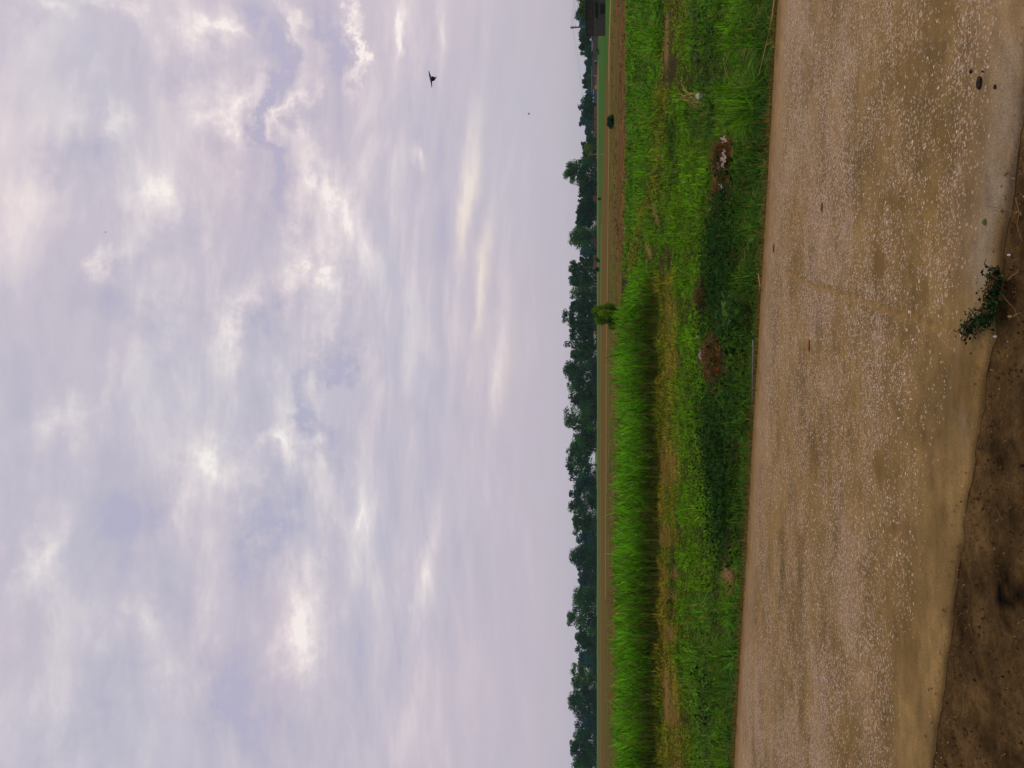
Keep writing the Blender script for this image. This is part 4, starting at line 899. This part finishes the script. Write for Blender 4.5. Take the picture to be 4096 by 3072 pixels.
def handcart():
    p = at_dist(1411, 352); s = 1.0; root = empty('handcart', p, 'blue and white handcart with spoked wheels beyond the fodder crop', 'handcart')
    for k, x in enumerate((-.75, .75)):
        bm = bmesh.new(); pts = [(x + .42 * math.cos(a_), 0, .45 + .42 * math.sin(a_)) for a_ in [i * 2 * math.pi / 16 for i in range(17)]]; b_tube(bm, pts, [.05] * 17, 5)
        for i in range(6):
            a_ = i * math.pi / 3; b_tube(bm, [(x, 0, .45), (x + .4 * math.cos(a_), 0, .45 + .4 * math.sin(a_))], [.03, .025], 4)
        bm_obj('wheel', bm, M_white, root)
    bm = bmesh.new(); b_box(bm, (0, .1, 1.0), (2.1, .9, .10)); b_box(bm, (0, -.3, 1.18), (2.1, .06, .26)); b_box(bm, (0, .5, 1.18), (2.1, .06, .26)); bm_obj('tray', bm, mat('grey_blue_paint', (.14, .26, .34), .6, .2, 3), root)
    bm = bmesh.new(); b_tube(bm, [(1.0, .1, 1.0), (1.45, .1, 1.12), (1.7, .1, 1.35)], [.04, .035, .03], 6); b_tube(bm, [(1.7, -.2, 1.35), (1.7, .4, 1.35)], [.03, .03], 6); bm_obj('handle', bm, M_metal, root)
    bm = bmesh.new(); bmesh.ops.create_icosphere(bm, subdivisions=2, radius=.42, matrix=Matrix.Translation((-.45, .1, 1.42)) @ Matrix.Diagonal((1, .8, .8, 1))); bm_obj('sack', bm, mat('blue_cloth', (.12, .27, .36), .9, .2, 4), root, True)
handcart()

# ------------------------------------------------------------------ birds
def bird(name, label, v, y, D, span, wl, wr, body_dir, tilt, thick=1.0):
    """wings are cambered thin solids; body, head and fanned tail on one axis"""
    d = px_dir(v, y); P = Vector((0, 0, CAMH)) + d * (D / d.length); s = span / 2
    root = empty(name, P, label, 'bird'); root.rotation_euler = (0, tilt, 0)
    bd = Vector(body_dir).normalized(); L_ = span * .36
    V = [-bd * L_ * .42, -bd * L_ * .18, bd * L_ * .12, bd * L_ * .33, bd * L_ * .46, bd * L_ * .56]; rd = [span * k * thick for k in (.030, .065, .062, .038, .042, .012)]
    off = Vector((0, 0, -span * .03)) - bd * L_ * .42
    skin('body', [q + off for q in V], [(i, i + 1) for i in range(5)], rd, M_black, parent=root)
    for sx, up_ in ((-1, wl), (1, wr)):
        bm = bmesh.new(); top, bot = [], []
        prof = [(0, .17, 0), (.25, .20, .5), (.5, .19, .85), (.75, .13, 1.0), (.92, .07, .98), (1, .015, .92)]
        for t, ch, lift in prof:
            x = sx * s * t; z = up_ * span * lift + span * .02; ch = ch * span
            top.append((bm.verts.new((x, ch * .45, z)), bm.verts.new((x, -ch * .05, z + span * .014 * (1 - t))), bm.verts.new((x, -ch * .55, z - span * .11 * (1 - t) ** .6))))
            bot.append((bm.verts.new((x, ch * .45, z - span * .006)), bm.verts.new((x, -ch * .05, z - span * .008)), bm.verts.new((x, -ch * .55, z - span * .014 - span * .11 * (1 - t) ** .6))))
        for i in range(len(prof) - 1):
            for k in range(2):
                bm.faces.new((top[i][k], top[i + 1][k], top[i + 1][k + 1], top[i][k + 1])); bm.faces.new((bot[i][k + 1], bot[i + 1][k + 1], bot[i + 1][k], bot[i][k]))
            bm.faces.new((top[i][0], bot[i][0], bot[i + 1][0], top[i + 1][0])); bm.faces.new((top[i][2], top[i + 1][2], bot[i + 1][2], bot[i][2]))
        bm.faces.new((top[-1][0], bot[-1][0], bot[-1][1], top[-1][1])); bm.faces.new((top[-1][1], bot[-1][1], bot[-1][2], top[-1][2]))
        bmesh.ops.recalc_face_normals(bm, faces=bm.faces[:]); bm_obj('wing', bm, M_black, root, True)
    bm = bmesh.new(); e = bd.cross(Vector((0, 1, .2))).normalized(); q0 = off - bd * L_ * .35
    pts = [q0 + e * .03 * span, q0 - bd * span * .2 + e * .10 * span, q0 - bd * span * .235, q0 - bd * span * .2 - e * .10 * span, q0 - e * .03 * span]
    a_ = [bm.verts.new(p_) for p_ in pts]; nb = bd.cross(e) * span * .012; b_ = [bm.verts.new(p_ + nb) for p_ in pts]
    bm.faces.new(a_); bm.faces.new(b_[::-1])
    for i in range(5): bm.faces.new((a_[i], b_[i], b_[(i + 1) % 5], a_[(i + 1) % 5]))
    bmesh.ops.recalc_face_normals(bm, faces=bm.faces[:]); bm_obj('tail', bm, M_black, root)
    return root
bird('flying_bird', 'large black bird gliding on spread wings, body hanging below them', 1722, 317, 36, .80, -.02, .03, (.25, .60, .62), R(-8), 2.3)
bird('flying_bird', 'small black bird low above the far trees', 2114, 455, 120, .52, .10, .16, (.3, .5, .7), R(-5), 4.0)
bird('flying_bird', 'tiny grey speck of a bird high in the clouds', 423, 927, 66, .20, .08, .03, (.6, .6, .4), R(38), 3.0)

# ------------------------------------------------------------------ roadside bits
def strips(name, label, cat, pts_list, radii, m, seg=6, group=None):
    """things of thin stalks: one mesh part per thing, origin at the first point"""
    o0 = Vector(pts_list[0][0]); bm = bmesh.new()
    for pts, rd in zip(pts_list, radii): b_tube(bm, [Vector(p) - o0 for p in pts], [rd * (1 - .7 * i / (len(pts) - 1)) for i in range(len(pts))], seg)
    o = bm_obj(name, bm, m); o.location = o0; return tag(o, label, cat, group)
def fan():
    b_ = ground_hit(2816, 416); D = b_.y; L_ = []; rd = []
    tips = [(2686, 401), (2692, 398), (2738, 388), (2716, 385), (2708, 344), (2716, 372), (2740, 352), (2755, 400), (2765, 372), (2735, 396), (2722, 320), (2770, 345)]
    for i, (v, y) in enumerate(tips):
        k = random.Random(i); DD = D + k.uniform(-.6, 1.4); d = px_dir(v, y); q = Vector((d.x / d.y * DD, DD, CAMH + d.z / d.y * DD)); q.z = max(q.z, -.40)
        st = b_ + Vector((k.uniform(-.15, .25), k.uniform(-.1, .2), .02)); mid_ = st.lerp(q, .55) + Vector((0, 0, .10))
        L_.append([st, st.lerp(mid_, .5) + Vector((0, 0, .04)), mid_, mid_.lerp(q, .6) + Vector((0, 0, .02)), q]); rd.append(.012)
    strips('dry_reed_clump', 'fan of dry yellow reed stalks sprawling from one root beside the pale plastic bag', 'reeds', L_, rd, mat('dry_reed', (.40, .31, .075), .7, .25, 8))
fan()
def crumple(name, label, cat, y, v, size, m, seed, flat=.5, parts=1):
    p = ground_hit(v, y); bm = bmesh.new(); bmesh.ops.create_icosphere(bm, subdivisions=3, radius=1); r = random.Random(seed)
    for q in bm.verts:
        c = q.co; k = float(vnoise(c.x * 2.6 + seed, c.y * 2.6 + c.z * 3.1, seed)) - .5; k2 = float(vnoise(c.x * 6 + seed, c.z * 6 + c.y * 3, seed + 1)) - .5
        c *= (1 + .9 * k + .4 * k2); c.x *= size; c.y *= size * .8; c.z = c.z * size * flat
    o = bm_obj(name, bm, m, None, False); o.location = p + Vector((0, 0, size * flat * .6 + .06)); return tag(o, label, cat)
crumple('plastic_bag', 'crumpled pale mint plastic bag in the verge grass', 'bag', 384, 2846, .062, mat('mint_plastic', (.60, .74, .56), .4, .2, 30, .4, 60), 5, .9).location.z += .16
M_mound = mat('red_brown_earth', (.085, .036, .012), .95, .6, 16, 1, 24, color2=(.21, .075, .020))
def mound(label, y, v, hw, hd, h, seed):
    p = ground_hit(v, y); n = 60; W = hw / F * p.y; bm = bmesh.new(); g = {}
    for i in range(n + 1):
        for j in range(26):
            x = (i / n - .5) * 2; t = (j / 25 - .5) * 2; q = max(0, 1 - x * x - t * t) ** .6; X, Y = x * W, t * hd
            zz_ = float(terrain(p.x + X, p.y + Y)) - p.z - .03 + q * h * (.55 + .9 * float(fbm(X * 3 + seed, Y * 4, seed, 4))) + q * .05 * (float(vnoise(X * 19, Y * 19, seed)) - .5)
            g[i, j] = bm.verts.new((X, Y, zz_))
    for i in range(n):
        for j in range(25): bm.faces.new((g[i, j], g[i + 1, j], g[i + 1, j + 1], g[i, j + 1]))
    root = empty('earth_mound', p, label, 'mound'); bm_obj('earth', bm, M_mound, root, True)
    # dead grass and roots lying over the earth
    r = np.random.default_rng(seed); m_ = 1100; a_ = r.uniform(-1, 1, m_); b_ = r.uniform(-1, 1, m_); ok = a_ ** 2 + b_ ** 2 < .95; a_, b_ = a_[ok], b_[ok]; m_ = len(a_)
    X, Y = a_ * W, b_ * hd; Z = terrain(p.x + X, p.y + Y) - p.z + (1 - a_ ** 2 - b_ ** 2) ** .6 * h * .95 + .01
    c = np.where(r.random((m_, 1)) < .6, np.array([.14, .07, .022]), np.array([.26, .18, .055])) * r.uniform(.5, 1.3, (m_, 1))
    V, fl, C = blades(np.stack([X, Y, Z], 1), r.uniform(.05, .2, m_), np.full(m_, .012), c, 1.2, 3, seed); link_mesh('dead_grass', np_mesh('dead_grass', V, fl, C), M_leaf_near, root)
    return root, p
mound('long red-brown heap of earth littered with white plastic shreds', 640, 2918, 95, .34, .22, 3)
mound('narrow strip of red-brown earth trailing off into grass at the end of the littered heap', 780, 2892, 70, .25, .12, 13)
mound('small red-brown earth patch with straw beside the dark round-leaved weeds', 1182, 2826, 58, .26, .16, 6)
mound('orange-brown earth heap with a white rag, by the broadleaf plant end of the ditch', 1425, 2872, 85, .42, .20, 9)
def shred(y, v, ln, wd, ang, label, seed, m=M_plastic, up_=.16, name='plastic_shred'):
    p = ground_hit(v, y); bm = bmesh.new(); r = random.Random(seed); n = 9; rows_ = []
    for i in range(n):
        t = i / (n - 1); ln_ = ln * .75; c = Vector(((t - .5) * ln_, .25 * ln * math.sin(t * 3.1 + seed) * .5, .03 * math.sin(t * 9 + seed))); w_ = wd * .5 * (.35 + .65 * math.sin(math.pi * (t * .9 + .05))) * r.uniform(.7, 1.2)
        rows_.append([bm.verts.new(c + Vector((0, -w_ / 2, r.uniform(-.01, .01)))), bm.verts.new(c + Vector((0, 0, .012 + r.uniform(0, .015)))), bm.verts.new(c + Vector((0, w_ / 2, r.uniform(0, .03))))])
    for a_, b_ in zip(rows_, rows_[1:]):
        for k in range(2): bm.faces.new((a_[k], b_[k], b_[k + 1], a_[k + 1]))
    bmesh.ops.solidify(bm, geom=bm.faces[:], thickness=.003)
    bmesh.ops.rotate(bm, verts=bm.verts[:], cent=(0, 0, 0), matrix=Matrix.Rotation(R(35), 3, 'X'))
    o = bm_obj(name, bm, m, None, False); o.location = p + Vector((0, 0, up_)); o.rotation_euler = (0, 0, R(ang)); return tag(o, label, 'litter', 'plastic litter on the earth heap')
shred(557, 2948, .16, .07, 20, 'white plastic scrap at the end of the littered heap, nearest the plastic bag', 1)
shred(556, 2936, .10, .035, 70, 'thin pale scrap right beside the end scrap of the littered heap', 2)
shred(617, 2941, .20, .045, 8, 'narrow cream plastic strip on the road side of the littered heap', 3)
shred(635, 2936, .16, .07, -30, 'pinkish crumpled plastic piece in the middle of the littered heap', 4, mat('pink_plastic', (.60, .42, .40), .5, .2, 40))
shred(652, 2944, .22, .06, -25, 'longest white plastic shred of the littered heap', 5)
shred(664, 2923, .16, .045, 10, 'pink plastic shred with a hooked end lying on the brown earth', 6, mat('rose_plastic', (.58, .38, .38), .5, .2, 40))
shred(595, 2911, .09, .03, 5, 'small pinkish sliver beside the dark hole of the littered heap', 7)
shred(762, 2896, .08, .03, 5, 'small curled tan scrap on the narrow strip of earth', 8, M_straw)
shred(745, 2930, .12, .035, 40, 'greenish white scrap in the grass past the littered heap', 9)
shred(1420, 2838, .34, .07, -20, 'twisted white rag on the orange-brown earth heap', 10, mat('white_rag', (.72, .62, .60), .8, .15, 30), .2, 'white_rag')
shred(1347, 2821, .05, .04, 0, 'tiny white scrap at the grass edge above the orange-brown heap', 11)
shred(1446, 2846, .12, .05, 50, 'folded end of cloth beside the twisted white rag', 12, mat('dull_rag', (.55, .44, .40), .8, .15, 30), .17, 'cloth_scrap')
crumple('dark_hollow_log', 'dark hollow chunk beside the littered heap', 'chunk', 601, 2903, .10, M_dark, 11, .8)
shred(1395, 2868, .26, .12, 30, 'red brown torn clod cover on the orange-brown heap', 14, mat('red_clay', (.34, .10, .04), .9, .3, 30), .22, 'clay_slab')

def broad_plant(name, label, v, y, n, ln, wd, c, seed, grassy=False):
    p = ground_hit(v, y); r = np.random.default_rng(seed); root = empty(name, p, label, 'plant'); rr = random.Random(seed)
    if grassy:
        az = r.uniform(0, 2 * np.pi, n); d = np.stack([np.cos(az), np.sin(az), 0 * az], 1)
        V, fl, C = arcs(np.zeros((n, 3)) + r.normal(0, .02, (n, 3)) * [1, 1, 0], d, ln * r.uniform(.6, 1.1, n), wd * r.uniform(.7, 1.2, n), np.array(c) * r.uniform(.7, 1.3, (n, 1)), np.full(n, .7), r.uniform(.6, 1.3, n)); link_mesh('leaves', np_mesh('leaves', V, fl, C), M_leaf_near, root); return
    bm = bmesh.new(); cen = []
    for i in range(n):
        a_ = rr.uniform(0, 6.28); q = rr.uniform(.06, .2); z_ = rr.uniform(.12, .34); e_ = Vector((math.cos(a_) * q, math.sin(a_) * q, z_)); b_tube(bm, [(0, 0, 0), e_ * .55 + Vector((0, 0, .03)), e_], [.006, .004, .003], 5); cen.append(e_)
    bm_obj('stem', bm, mat('green_stem', (.07, .13, .03), .6, .2, 20), root)
    V, fl, C = ovals(np.array(cen), np.full(n, ln) * r.uniform(.7, 1.2, n), np.array(c) * r.uniform(.7, 1.35, (n, 1)), seed, .35, .68); link_mesh('leaves', np_mesh('leaves', V, fl, C), M_leaf_near, root)
broad_plant('broadleaf_plant', 'low plant with big oval light green leaves right beside the road edge', 3010, 1236, 22, .13, .05, (.055, .13, .018), 3)
broad_plant('broadleaf_plant', 'darker oval-leaved plant behind the big light-leaved one', 2975, 1290, 26, .11, .05, (.028, .085, .014), 5)
broad_plant('blade_plant', 'tuft of broad pale green blades in the ditch near the light oval-leaved plant', 2950, 1240, 16, .42, .035, (.075, .165, .02), 7, True)
broad_plant('blade_plant', 'tuft of long broad blades near the middle of the verge', 2850, 740, 26, .45, .022, (.06, .15, .012), 9, True)
broad_plant('blade_plant', 'grey-green tuft of wide blades beyond the plastic bag', 2800, 230, 36, .5, .026, (.09, .15, .045), 11, True)
broad_plant('blade_plant', 'grey-green tuft of wide blades at the photo top edge', 2790, 60, 36, .55, .028, (.09, .15, .045), 12, True)

def creeper():
    path = [(4006, 1082), (3998, 1120), (4000, 1170), (3992, 1215), (3985, 1262), (3958, 1280), (3920, 1285), (3898, 1310), (3885, 1335)]
    P = [on_plane(v, y, -.0) for v, y in path]; root = empty('creeping_weed', P[4], 'dark green creeping weed growing from the soil onto the broken road edge', 'plant'); o0 = P[4]
    bm = bmesh.new(); b_tube(bm, [p - o0 + Vector((0, 0, .012)) for p in P], [.006] * len(P), 6)
    r = random.Random(4)
    for p in P:
        for k in range(3): d = Vector((r.uniform(-.06, .06), r.uniform(-.05, .05), r.uniform(.02, .05))); b_tube(bm, [p - o0 + Vector((0, 0, .03)), p - o0 + d * .6 + Vector((0, 0, .03)), p - o0 + d], [.003, .0025, .0015], 5)
    bm_obj('stem', bm, mat('red_stem', (.11, .045, .025), .7, .2, 20), root)
    g = np.random.default_rng(8); n = 900; t = g.uniform(0, len(P) - 1.001, n); i = t.astype(int); f = (t - i)[:, None]; A = np.array([tuple(p) for p in P]); c = A[i] * (1 - f) + A[i + 1] * f - np.array(o0)
    spread = np.interp(t, [0, 1, 3, 4, 5, 6, 8], [.010, .020, .027, .034, .018, .020, .018])[:, None]
    c = c + g.normal(0, 1, (n, 3)) * spread * np.array([1, 1.1, 0]); c[:, 2] = .012 + np.abs(g.normal(0, .018, n))
    cc = np.array([.010, .032, .008]) * g.uniform(.3, 2.1, (n, 1)); br = g.random(n) < .05; cc[br] = np.array([.06, .13, .02])
    V, fl, C = ovals(c, g.uniform(.008, .021, n), cc, 9, .6, .72); link_mesh('leaves', np_mesh('leaves', V, fl, C), M_leaf_near, root)
creeper()
def pat(name, label, v, y, a_, b_, h, m, seed, cat='dung', rz=0, z=.004):
    p = on_plane(v, y, z); bm = bmesh.new(); bmesh.ops.create_icosphere(bm, subdivisions=4, radius=1)
    for q in bm.verts:
        c = q.co; k = float(fbm(c.x * 2.4 + seed, c.y * 2.4, seed)) - .5; c *= 1 + .5 * k; c.x *= a_ * .5; c.y *= b_ * .6; c.z = max(c.z, -.02) * h
    o = bm_obj(name, bm, m, None, True); o.location = p; o.rotation_euler = (0, 0, rz); return tag(o, label, cat, 'dark droppings on the road' if cat == 'dung' else None)
M_dung = mat('dry_dung', (.035, .026, .018), .9, .4, 60, .8, 90)
pat('dung_pat', 'largest dark oval dropping on the smooth road strip', 3918, 332, .055, .028, .012, M_dung, 2)
pat('dung_pat', 'small dark dropping on the mid-road side of the large oval one', 3885, 286, .017, .010, .008, M_dung, 3)
pat('dung_pat', 'faint small dropping on the soil side of the large oval one', 3981, 348, .020, .010, .007, M_dung, 4)
pat('dung_pat', 'tiny dark dropping nearest the photo top edge', 3932, 286, .010, .007, .006, M_dung, 5)
pat('dry_leaf', 'small reddish leaf lying on the far part of the road', 3236, 1383, .09, .022, .008, mat('red_leaf', (.22, .085, .035), .8, .3, 30), 6, 'leaf')
pat('green_leaf', 'small curled green leaf lying on the smooth road strip', 3940, 888, .025, .013, .012, mat('fresh_leaf', (.12, .17, .03), .6, .2, 30), 7, 'leaf')
pat('dark_stone', 'flat brown stone embedded in the road beside the far dusty edge', 3289, 829, .07, .016, .010, mat('brown_stone', (.15, .09, .045), .9, .3, 30), 8, 'stone')
pat('dark_stone', 'long brown flake on the road between the verge and the crack', 3095, 992, .085, .016, .010, mat('brown_flake', (.16, .09, .05), .9, .3, 30), 9, 'stone')
pat('white_pebble', 'white pebble on the dark soil beyond the creeping weed', 3985, 1346, .010, .008, .012, M_white, 10, 'pebble', z=-.012)
pat('white_pebble', 'white pebble on the dark soil alone near the road edge', 4040, 1020, .009, .008, .010, M_white, 11, 'pebble', z=-.012)
pat('pebble', 'tan pebble on the dark soil just past the creeping weed', 4044, 1266, .011, .010, .012, M_straw, 12, 'pebble', z=-.012)
M_twig = mat('brown_twig', (.20, .11, .045), .8, .3, 30)
def stalk(pts, rd, label, m=M_twig, z=-.012, seed=1):
    r = random.Random(seed); P = [on_plane(v, y, z) + Vector((0, 0, r.uniform(.004, .02))) for v, y in pts]; return strips('dry_stalk', label, 'stalk', [P], [rd * .62], m, group='dry stalks on the dark soil')
stalk([(4038, 1120), (4066, 1104), (4094, 1086)], .006, 'short thick pale stalk pointing away from the creeping weed', seed=1)
stalk([(4032, 1178), (4046, 1200), (4064, 1235), (4082, 1282)], .004, 'long bent brown stalk beside the creeping weed', seed=2)
stalk([(4062, 1266), (4080, 1257), (4098, 1250)], .004, 'short stalk crossing the end of the long bent one', seed=3)
stalk([(4072, 790), (4084, 850), (4080, 900), (4095, 962)], .005, 'long curved pale stalk near the frame edge on the dark soil', seed=4)
stalk([(4058, 864), (4066, 820), (4072, 790)], .003, 'thin stalk joining the long curved pale one', seed=5)
stalk([(3958, 823), (4000, 830), (4046, 838), (4078, 856)], .003, 'thin reddish stem reaching from the road onto the soil', z=.004, seed=6)
def verge_stem(pts, rd, label, m):
    P = []
    for v, y, z in pts: P.append(on_plane(v, y, z))
    return strips('fallen_reed', label, 'stem', [P], [rd], m)
verge_stem([(3104, -60, .02), (3090, 60, .04), (3062, 190, .06), (3035, 300, .03)], .008, 'long thin tan stem leaning along the verge at the photo top edge', M_straw)
verge_stem([(3034, 1095, .0), (3040, 1145, .03), (3033, 1190, .0)], .008, 'bent dry stem hanging over the road edge', M_straw)
verge_stem([(3012, 1360, -.02), (3012, 1430, -.02), (3010, 1500, -.02), (3008, 1620, -.02)], .008, 'straight whitish rod lying along the ditch side of the road edge', M_pale)

# fringe of dead grass along the road edge
def fringe():
    r = np.random.default_rng(55); n = 9000; x = r.uniform(-7, 7, n); y = y_far(x) + r.normal(.02, .055, n) * (.5 + 1.4 * fbm(x * 1.5, x * 0 + 2, 171, 3)); z = np.where(y > y_far(x), -.08, -.02); c = np.where(r.random((n, 1)) < .6, np.array([.28, .17, .05]), np.array([.10, .12, .02])) * r.uniform(.5, 1.3, (n, 1))
    V, fl, C = blades(np.stack([x, y, z], 1), r.uniform(.04, .15, n), np.full(n, .006), c, 1.0, 3, 57)
    tag(link_mesh('dead_grass_fringe', np_mesh('dead_grass_fringe', V, fl, C), M_leaf_near), 'brown dead grass fringe lying along the far road edge', 'dead grass', kind='stuff')
fringe()
def crumbs():
    r = np.random.default_rng(65); n = 900; x = r.uniform(-3.5, 3.5, n); y = y_near(x) + r.normal(-.03, .05, n); s = r.uniform(.002, .010, n) * r.random(n) ** .3
    oc = np.array([(1, 0, 0), (0, 1, 0), (-1, 0, 0), (0, -1, 0), (0, 0, 1)]); zc = np.where(y > y_near(x) + .01, .0, -.024)
    V = (np.stack([x, y, zc], 1)[:, None] + (oc[None] * r.uniform(.6, 1.4, (n, 5, 1))) * s[:, None, None]).reshape(-1, 3); i = (np.arange(n) * 5)[:, None]
    f = np.concatenate([np.concatenate([i + a_, i + (a_ + 1) % 4, i + 4], 1) for a_ in range(4)])
    C = np.repeat(np.where(r.random((n, 1)) < .5, np.array([.34, .22, .12]), np.array([.12, .075, .04])) * r.uniform(.6, 1.3, (n, 1)), 5, 0)
    tag(link_mesh('gravel', np_mesh('gravel', V, [f], C), M_ground), 'crumbled concrete grit along the near road edge', 'gravel', kind='stuff')
crumbs()
def clods():
    r = np.random.default_rng(75); n = 7000; x = r.uniform(-3.6, 3.6, n); y = y_near(x) - .02 - np.abs(r.normal(0, .45, n)); s = r.uniform(.0025, .013, n) * r.random(n) ** .7
    k = fbm(x * 5, y * 5, 181) > .42 + .25 * r.random(n) - .12; x, y, s = x[k], y[k], s[k]; n = len(x); z = terrain(x, y)
    oc = np.array([(1, 0, -.3), (.2, 1, -.3), (-1, .1, -.3), (0, -1, -.3), (0, 0, .9)])
    V = (np.stack([x, y, z], 1)[:, None] + (oc[None] * r.uniform(.5, 1.5, (n, 5, 1))) * s[:, None, None]).reshape(-1, 3); i = (np.arange(n) * 5)[:, None]
    f = np.concatenate([np.concatenate([i + a_, i + (a_ + 1) % 4, i + 4], 1) for a_ in range(4)])
    C = np.repeat(np.where(r.random((n, 1)) < .25, np.array([.16, .095, .035]), np.array([.060, .036, .014])) * r.uniform(.5, 1.5, (n, 1)), 5, 0)
    m = 1600; xb = r.uniform(-3.6, 3.6, m); yb = y_near(xb) - .03 - np.abs(r.normal(0, .35, m)); cb = np.array([.21, .125, .05]) * r.uniform(.4, 1.4, (m, 1))
    V2, fl2, C2 = blades(np.stack([xb, yb, terrain(xb, yb) + .004], 1), r.uniform(.012, .05, m), np.full(m, .0028), cb, 1.5, 2, 77)
    V2[:, 2] = np.maximum(V2[:, 2] * .5 - .008, -.03)
    V, fl, C = merge([(V, [f], C), (V2, fl2, C2)])
    tag(link_mesh('soil_litter', np_mesh('soil_litter', V, fl, C), M_leaf_near), 'small clods and brown plant litter on the dark soil beside the road', 'soil litter', kind='stuff')
clods()

# ------------------------------------------------------------------ haze
HAZE = True
if HAZE:
    bm = bmesh.new(); b_box(bm, (0, 1700, 22.3), (7600, 3700, 48.6)); o = bm_obj('haze', bm, None)
    m = bpy.data.materials.new('haze'); m.use_nodes = True; t = m.node_tree; t.nodes.clear(); ou = t.nodes.new('ShaderNodeOutputMaterial'); pv = t.nodes.new('ShaderNodeVolumePrincipled')
    pv.inputs['Density'].default_value = .00011; pv.inputs['Color'].default_value = (.55, .82, .95, 1); t.links.new(pv.outputs[0], ou.inputs['Volume']); o.data.materials.append(m)
    tag(o, 'thin blue evening haze over the fields', 'haze', kind='stuff')
